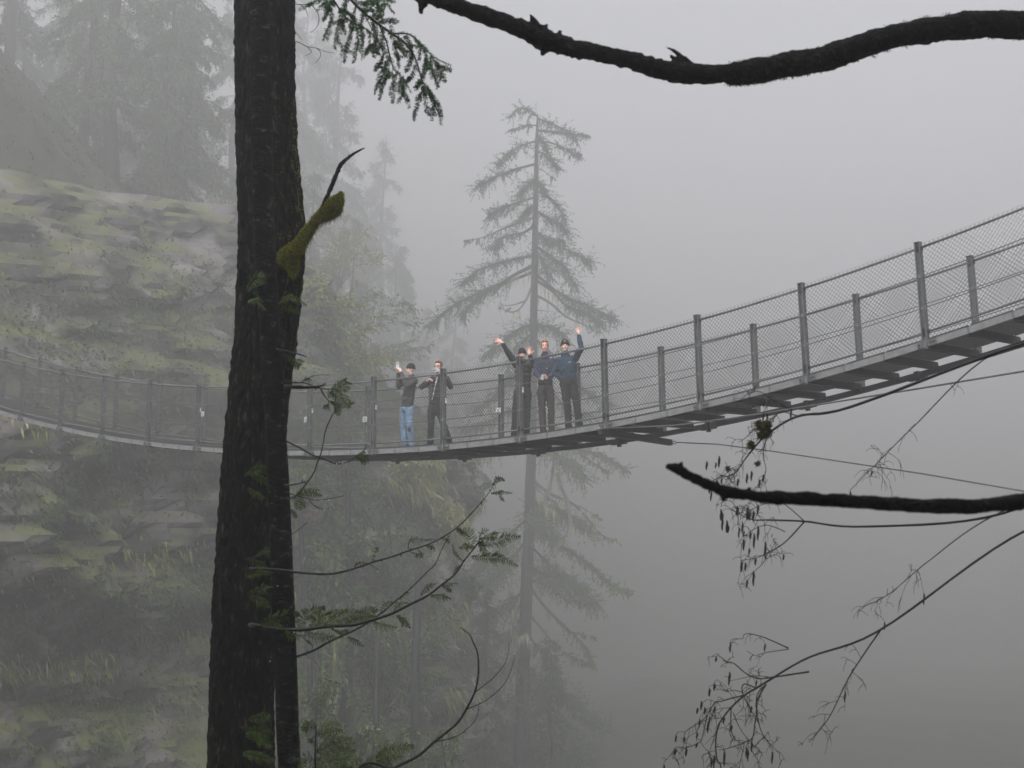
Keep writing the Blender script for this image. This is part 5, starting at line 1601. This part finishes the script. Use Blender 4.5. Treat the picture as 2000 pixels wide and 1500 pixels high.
# --- the tree off to the right whose dead branches reach into the view
def make_right_tree():
    rng = np.random.default_rng(3)
    x0, y0 = 2.72, 6.6
    base = Vector((x0, y0, ground_z(x0, y0) - 0.2))
    r = thing('dead_tree', 'dead tree at the right edge whose thick bare branch crosses the top', 'tree', base)
    ctr = [(base, 0.22), (Vector((x0, y0, 0)), 0.19), (Vector((x0 + 0.03, y0, 3)), 0.16), (Vector((x0 + 0.06, y0, 7)), 0.10), (Vector((x0, y0, 10)), 0.03)]
    rough_trunk('trunk', ctr, r, M['bark_dark'], 60, 220, 2.0, 0.008, 24, 7)
    Z7 = dict(s=2.857, ox=800, oy=0)
    y = 6.2
    P = px_path([(-60, -60), (40, -25), (150, 0), (250, 28), (450, 95), (650, 172), (750, 222), (870, 258), (1000, 288), (1130, 315), (1250, 345), (1380, 378), (1470, 402), (1600, 412), (1750, 415), (1880, 405), (2000, 385), (2300, 330), (3000, 150)], y, **Z7)
    P.append(Vector((x0, y0, P[-1].z + 0.12)))
    wp = [20, 30, 42, 46, 48, 52, 60, 54, 48, 48, 50, 55, 60, 56, 58, 70, 68, 70, 74, 90]
    b = MB()
    N = 150
    sp = spline(P, N)
    rr = [float(np.interp(i / (N - 1), np.linspace(0, 1, len(wp)), wp)) / 2.857 * y / FPX for i in range(N)]
    b.tube(sp, rr, 18, wob=0.26, seed=5)
    def spike(pl, w0, w1):
        q = px_path(pl, y - 0.01, **Z7)
        s = spline(q, 8)
        b.tube(s, [(w0 + (w1 - w0) * i / 7) / 2.857 * y / FPX for i in range(8)], 7, wob=0.2, seed=int(w0))
    spike([(740, 200), (715, 150), (690, 110), (672, 78)], 42, 4)
    spike([(745, 190), (760, 150), (770, 130)], 22, 8)
    spike([(755, 240), (748, 280), (735, 312)], 26, 9)
    spike([(770, 250), (768, 285), (765, 300)], 16, 6)
    spike([(1590, 380), (1530, 330), (1490, 292), (1425, 258)], 26, 3)
    spike([(1500, 350), (1470, 322), (1450, 312)], 20, 6)
    spike([(60, -10), (62, 30), (66, 78)], 26, 12)
    spike([(90, -10), (95, 25), (92, 42)], 18, 5)
    spike([(1490, 430), (1495, 450), (1492, 462)], 10, 4)
    spike([(820, 200), (835, 180), (850, 172)], 14, 6)
    fuse(b, 'dead_branch', M['bark_dead'], r, 0.006, 1, 0.005, 40)
    m = 5000
    i = rng.integers(112, 150, m)
    base_ = np.array([sp[k] for k in i]); 
    dirs = nrm(np.stack([np.zeros(m), rng.normal(size=m), rng.normal(size=m)], 1))
    rad = np.array([rr[k] for k in i])[:, None]
    tag(quads_obj('branch_moss', kites(base_ + dirs * rad * 0.97 + 0.01 * rng.normal(size=(m, 3)) * np.array([1, 0, 0]), dirs + 0.7 * rng.normal(size=(m, 3)), 0.010 * rng.uniform(0.4, 1.4, m), np.full(m, 0.0016), rng),
        leaf_mat('dark_moss', (0.012, 0.018, 0.006), (0.03, 0.04, 0.012)), r), kind='stuff')
    # blurred lower branch, close to the lens
    y = 4.0
    P = px_path([(1300, 910), (1318, 914), (1340, 926), (1372, 942), (1402, 953), (1416, 960), (1440, 964), (1465, 968), (1490, 971), (1520, 972), (1600, 975), (1750, 985), (1950, 985)], y)
    P += [Vector((2.1, 5.2, P[-1].z + 0.1)), Vector((x0 - 0.1, y0 - 0.1, P[-1].z + 0.3))]
    N = 90
    sp = spline(P, N)
    wp = [4, 9.5, 10, 10.5, 11, 13.5, 11, 10, 11, 14, 13, 14, 15, 20, 30]
    b = MB()
    b.tube(sp, [float(np.interp(i / (N - 1), np.linspace(0, 1, len(wp)), wp)) * 1.02 * y / FPX for i in range(N)], 14, wob=0.3, seed=12)
    for px, py, dx, dy in ((1328, 908, 3, -5), (1460, 957, 4, -4), (1412, 969, -2, 6)):
        p = at(px, py + 6, y)
        capsule(b, p, at(px + dx, py + dy, y), 0.008, 0.005, 6)
    fuse(b, 'dead_branch', M['bark_dead'], r, 0.004, 1, 0.002, 60)
make_right_tree()

# --- alder twigs with catkins, at the right
def make_alder():
    rng = np.random.default_rng(41)
    y = 8.2
    x0, y0 = 3.35, 8.8
    base = Vector((x0, y0, ground_z(x0, y0) - 0.2))
    r = thing('alder_tree', 'alder at the right edge with fine bare twigs and hanging catkins', 'tree', base)
    ctr = [(base, 0.11), (Vector((x0 + 0.05, y0, -1.5)), 0.10), (Vector((x0 - 0.02, y0, 0.3)), 0.085), (Vector((x0 + 0.1, y0, 3)), 0.06), (Vector((x0 + 0.2, y0, 6)), 0.02)]
    rough_trunk('trunk', ctr, r, M['bark_smooth'], 40, 160, 6.0, 0.003, 30, 20)
    ZA = dict(s=3.945, ox=1280, oy=780)
    ZB = dict(s=5.0, ox=1280, oy=1200)
    K = []                                             # catkin places
    def twig(path, r0, r1, parent, mat=None):
        b = MB()
        rows = max(10, len(path) * 5)
        sp = spline(path, rows)
        sp = [p + Vector((mnoise.noise(p * 30), mnoise.noise(p * 30 + Vector((9, 0, 0))), mnoise.noise(p * 30 + Vector((0, 9, 0))))) * 0.006 for p in sp]
        b.tube(sp, [r0 + (r1 - r0) * i / (rows - 1) for i in range(rows)], 5)
        return sp, b.build('twig', M['twig'], parent, smooth=True)
    def sub(sp, n, L, parent, depth=0, droop=0.5):
        for _ in range(n):
            i = int(rng.integers(len(sp) // 6, len(sp) - 2))
            t = (sp[i + 1] - sp[i]).normalized()
            d = t * 0.5 + Vector(rng.normal(size=3)) * 0.75
            d.y *= 0.6
            d.normalize()
            l = L * rng.uniform(0.5, 1.2)
            P = [sp[i], sp[i] + d * l * 0.5, sp[i] + d * l * 0.85 - UPV * l * droop * 0.25, sp[i] + d * l - UPV * l * droop * 0.6]
            s2, _o = twig(P, 0.0016, 0.0007, parent)
            if rng.random() < 0.32: K.append(s2[-1])
            if depth > 0: sub(s2, 2, L * 0.6, parent, depth - 1, droop)
    # (path, zoom, radius px start/end, number of side twigs, their length m)
    B = [
        ([(2600, -350), (1500, 60), (1100, 130), (868, 262), (790, 340), (700, 450), (620, 560), (560, 592), (500, 580)], ZA, 4.2, 0.7, 26, 0.11),
        ([(2600, 900), (1600, 980), (1150, 940), (868, 930), (770, 930), (700, 910), (640, 880), (580, 845)], ZA, 3.2, 0.6, 18, 0.11),
        ([(1150, 940), (1000, 1100), (868, 1180), (780, 1220), (660, 1242)], ZA, 1.8, 0.6, 12, 0.10),
        ([(868, 1180), (830, 1260), (760, 1330), (710, 1400)], ZA, 1.0, 0.5, 6, 0.08),
        ([(1100, 130), (960, 100), (860, 220), (760, 240), (690, 300), (640, 330)], ZA, 1.4, 0.5, 16, 0.09),
        ([(1000, 60), (900, 0), (800, -60), (700, -50)], ZA, 1.2, 0.5, 14, 0.08),
        ([(1150, 940), (980, 800), (868, 800), (780, 830), (700, 880)], ZA, 1.2, 0.5, 10, 0.09),
        ([(868, 262), (830, 420), (850, 560), (760, 700)], ZA, 1.1, 0.5, 8, 0.09),
        ([(1000, 1020), (868, 970), (760, 1000), (690, 1060), (660, 1140)], ZA, 1.0, 0.5, 8, 0.08),
        ([(640, 880), (600, 800), (560, 780), (520, 790), (505, 830)], ZA, 0.8, 0.5, 3, 0.06),
        ([(3400, -700), (2200, 150), (1500, 420), (1100, 650), (985, 720), (870, 790), (740, 910), (660, 1010), (610, 1100), (590, 1250), (600, 1410), (635, 1470), (640, 1560)], ZB, 2.8, 1.3, 16, 0.11),
        ([(1500, 560), (1100, 620), (1000, 625), (890, 580), (770, 480), (700, 462), (610, 400), (595, 440)], ZB, 1.9, 0.6, 10, 0.08),
        ([(1300, 330), (1100, 240), (1030, 215), (930, 190), (870, 195), (850, 235), (760, 240), (730, 270)], ZB, 1.4, 0.5, 5, 0.06),
        ([(1300, 340), (1100, 370), (1020, 390), (970, 400), (890, 355)], ZB, 1.1, 0.4, 3, 0.05),
        ([(870, 790), (740, 820), (640, 850), (580, 862), (510, 980), (440, 1050), (300, 1140), (280, 1225)], ZB, 1.6, 0.6, 14, 0.08),
        ([(510, 980), (480, 1100), (450, 1225), (390, 1270), (300, 1300), (200, 1300), (180, 1380)], ZB, 1.1, 0.5, 10, 0.07),
        ([(1080, 680), (990, 850), (990, 950), (970, 1080), (950, 1200), (870, 1250), (700, 1310), (620, 1325)], ZB, 1.8, 0.6, 12, 0.08),
        ([(985, 720), (870, 680), (850, 760), (930, 930), (990, 1020), (1040, 1150), (1100, 1250)], ZB, 1.5, 0.6, 10, 0.08),
        ([(740, 910), (740, 1120), (790, 1230), (870, 1250)], ZB, 1.2, 0.5, 6, 0.07),
        ([(760, 960), (850, 1150), (1040, 1360)], ZB, 0.9, 0.5, 6, 0.07),
        ([(1060, 700), (990, 800), (1000, 1000), (1050, 1170), (1200, 1350)], ZB, 1.3, 0.6, 8, 0.08),
        ([(950, 1200), (940, 1320), (1000, 1420), (1020, 1500)], ZB, 1.0, 0.5, 5, 0.07),
        ([(600, 1410), (540, 1450), (500, 1500)], ZB, 1.0, 0.7, 4, 0.07),
        ([(850, 760), (760, 740), (690, 750), (610, 640), (560, 700)], ZB, 0.9, 0.4, 6, 0.06),
        ([(740, 910), (640, 920), (540, 950)], ZB, 0.8, 0.4, 5, 0.06), ([(660, 1010), (560, 1020), (430, 1050)], ZB, 0.8, 0.4, 5, 0.06),
        ([(1100, 610), (960, 600), (820, 630), (720, 650)], ZB, 0.9, 0.4, 6, 0.06),
        ([(870, 1250), (840, 1400), (810, 1520)], ZB, 0.8, 0.5, 3, 0.06),
        # the part right of the photograph's edge goes on towards the trunk
        ([(2600, -350), (2000, 200), (1700, 500), (1500, 700)], ZA, 2.2, 0.6, 16, 0.12),
        ([(2600, 900), (2100, 1250), (1800, 1500), (1600, 1600)], ZA, 2.0, 0.6, 14, 0.12),
        ([(2200, 150), (1900, 600), (1700, 1000), (1500, 1250)], ZB, 1.8, 0.6, 16, 0.11),
    ]
    for k, (pl, z, w0, w1, nsub, L) in enumerate(B):
        yy = y + 0.12 * rng.normal() * (k > 0)
        P = px_path(pl, y, **z)
        if P[0].x > 2.2: P = [Vector((x0, y0, P[0].z + (0.25 if P[0].z > -0.4 else -0.1)))] + P
        b = MB()
        rows = max(14, len(P) * 6)
        sp = spline(P, rows)
        b.tube(sp, [(w0 + (w1 - w0) * (i / (rows - 1)) ** 0.7) * y / FPX for i in range(rows)], 6, wob=0.25, seed=k)
        br = b.build('branch', M['twig'], r, smooth=True)
        lo = next((i for i, p in enumerate(sp) if proj(p)[0] < (1560 if P[-1].x < at(1500, 0, y).x else 2000)), 0)
        sub(sp[lo:], int(nsub * 0.75), L, br, 1, 0.6)
        K.append(sp[-1])
    CA = [(395, 510, 70), (505, 890, 90), (515, 960, 100), (550, 980, 100), (560, 1000, 60), (630, 860, 80), (755, 900, 90), (790, 850, 80), (760, 1090, 120), (790, 1030, 120), (845, 1160, 130), (680, 1120, 90), (665, 1290, 80), (693, 1290, 70), (755, 1380, 120), (705, 1420, 60), (770, 1250, 60), (705, 610, 80), (740, 590, 80), (800, 650, 70), (830, 610, 60), (510, 625, 50), (490, 480, 90), (465, 510, 50), (635, 640, 60)]
    CB = [(592, 440, 50), (724, 610, 100), (576, 710, 70), (528, 760, 80), (448, 890, 90), (410, 940, 60), (482, 940, 70), (512, 1100, 110), (300, 1340, 90), (280, 1220, 50), (573, 1430, 120), (672, 1400, 160), (740, 1110, 70), (935, 930, 70), (940, 1290, 100), (195, 1340, 60), (578, 930, 60), (668, 1030, 60), (400, 1280, 50)]
    def catkin(p, L, rad):
        b = MB()
        sp = [p - UPV * (L * i / 6) + Vector((0.002 * math.sin(i), 0, 0)) for i in range(7)]
        b.tube(sp, [rad * q for q in (0.3, 0.8, 1, 1, 0.9, 0.7, 0.25)], 6, wob=0.35, seed=int(L * 1e4))
        b.build('catkin', M['catkin'], r, smooth=True)
    for (z, L) in ((ZA, CA), (ZB, CB)):
        for x, yy, ln in L:
            h = ln / z['s'] * y / FPX
            catkin(at(z['ox'] + x / z['s'], z['oy'] + (yy - ln / 2) / z['s'], y + 0.05 * rng.normal()), h, 0.0062 if ln > 55 else 0.005)
    rng.shuffle(K)
    for p in K[:40]:
        catkin(Vector(p), rng.uniform(0.03, 0.065), 0.0052)
    # tufts of moss on the upper stem
    Q = []
    for cx, cy, w in ((800, 190, 34), (830, 210, 40), (840, 265, 36), (815, 275, 26), (735, 345, 26), (860, 190, 30), (790, 490, 14), (560, 530, 10), (870, 250, 30)):
        c = at(1280 + cx / 3.945, 780 + cy / 3.945, y)
        n = int(w * 16)
        base_ = np.array(c) + rng.normal(size=(n, 3)) * w / 3.945 * y / FPX * 0.42
        Q.append(kites(base_, rng.normal(size=(n, 3)) - np.array([0, 0, 0.5]), 0.016 * rng.uniform(0.4, 1.4, n), np.full(n, 0.0028), rng))
    tag(quads_obj('twig_moss', np.concatenate(Q), M['bud_moss'], r), kind='stuff')
make_alder()

# --- unseen trees added round and above the viewpoint to shade foreground and near fog
def make_shade_trees():
    rng = np.random.default_rng(99)
    wood = MB(); Q = []
    for x, y, h in ((-5.5, -2.0, 17), (5.6, -2.5, 18), (-2.2, -6.0, 20), (3.0, -7.5, 21), (-9.0, 5.0, 17), (9.0, 5.0, 16), (0.3, -3.4, 19), (-6.0, -9.0, 22), (8.0, -8.0, 22), (-12, -3, 20), (12, -2, 20)):
        z0 = ground_z(x, y) - 0.2
        wood.tube([(x, y, z0), (x, y, z0 + h * 0.5), (x, y, z0 + h)], [0.28, 0.2, 0.03], 10, wob=0.1)
        for i in range(52):
            f = 0.24 + 0.76 * (i + rng.random()) / 52
            a = rng.uniform(0, 2 * math.pi); L = 4.4 * (1 - f) ** 0.6 * rng.uniform(0.6, 1.2) + 0.6
            p0 = Vector((x, y, z0 + h * f)); d = Vector((math.cos(a), math.sin(a), 0))
            P = [p0, p0 + d * L * 0.45, p0 + d * L * 0.8 - UPV * 0.12 * L, p0 + d * L - UPV * 0.25 * L]
            wood.tube(P, [0.05, 0.035, 0.02, 0.01], 4, cap=False)
            Q.append(branch_foliage(np.array(P), rng, 0.08, int(14 + 8 * L), 1.0, 8, 0.34, 0.075, hang=0.4, side=0.9, taper=0.3))
    tag(wood.build('added_shade_trunks', M['bark_dark']), kind='stuff')
    tag(quads_obj('added_shade_crowns', np.concatenate(Q), M['fir_needles']), kind='stuff')
make_shade_trees()
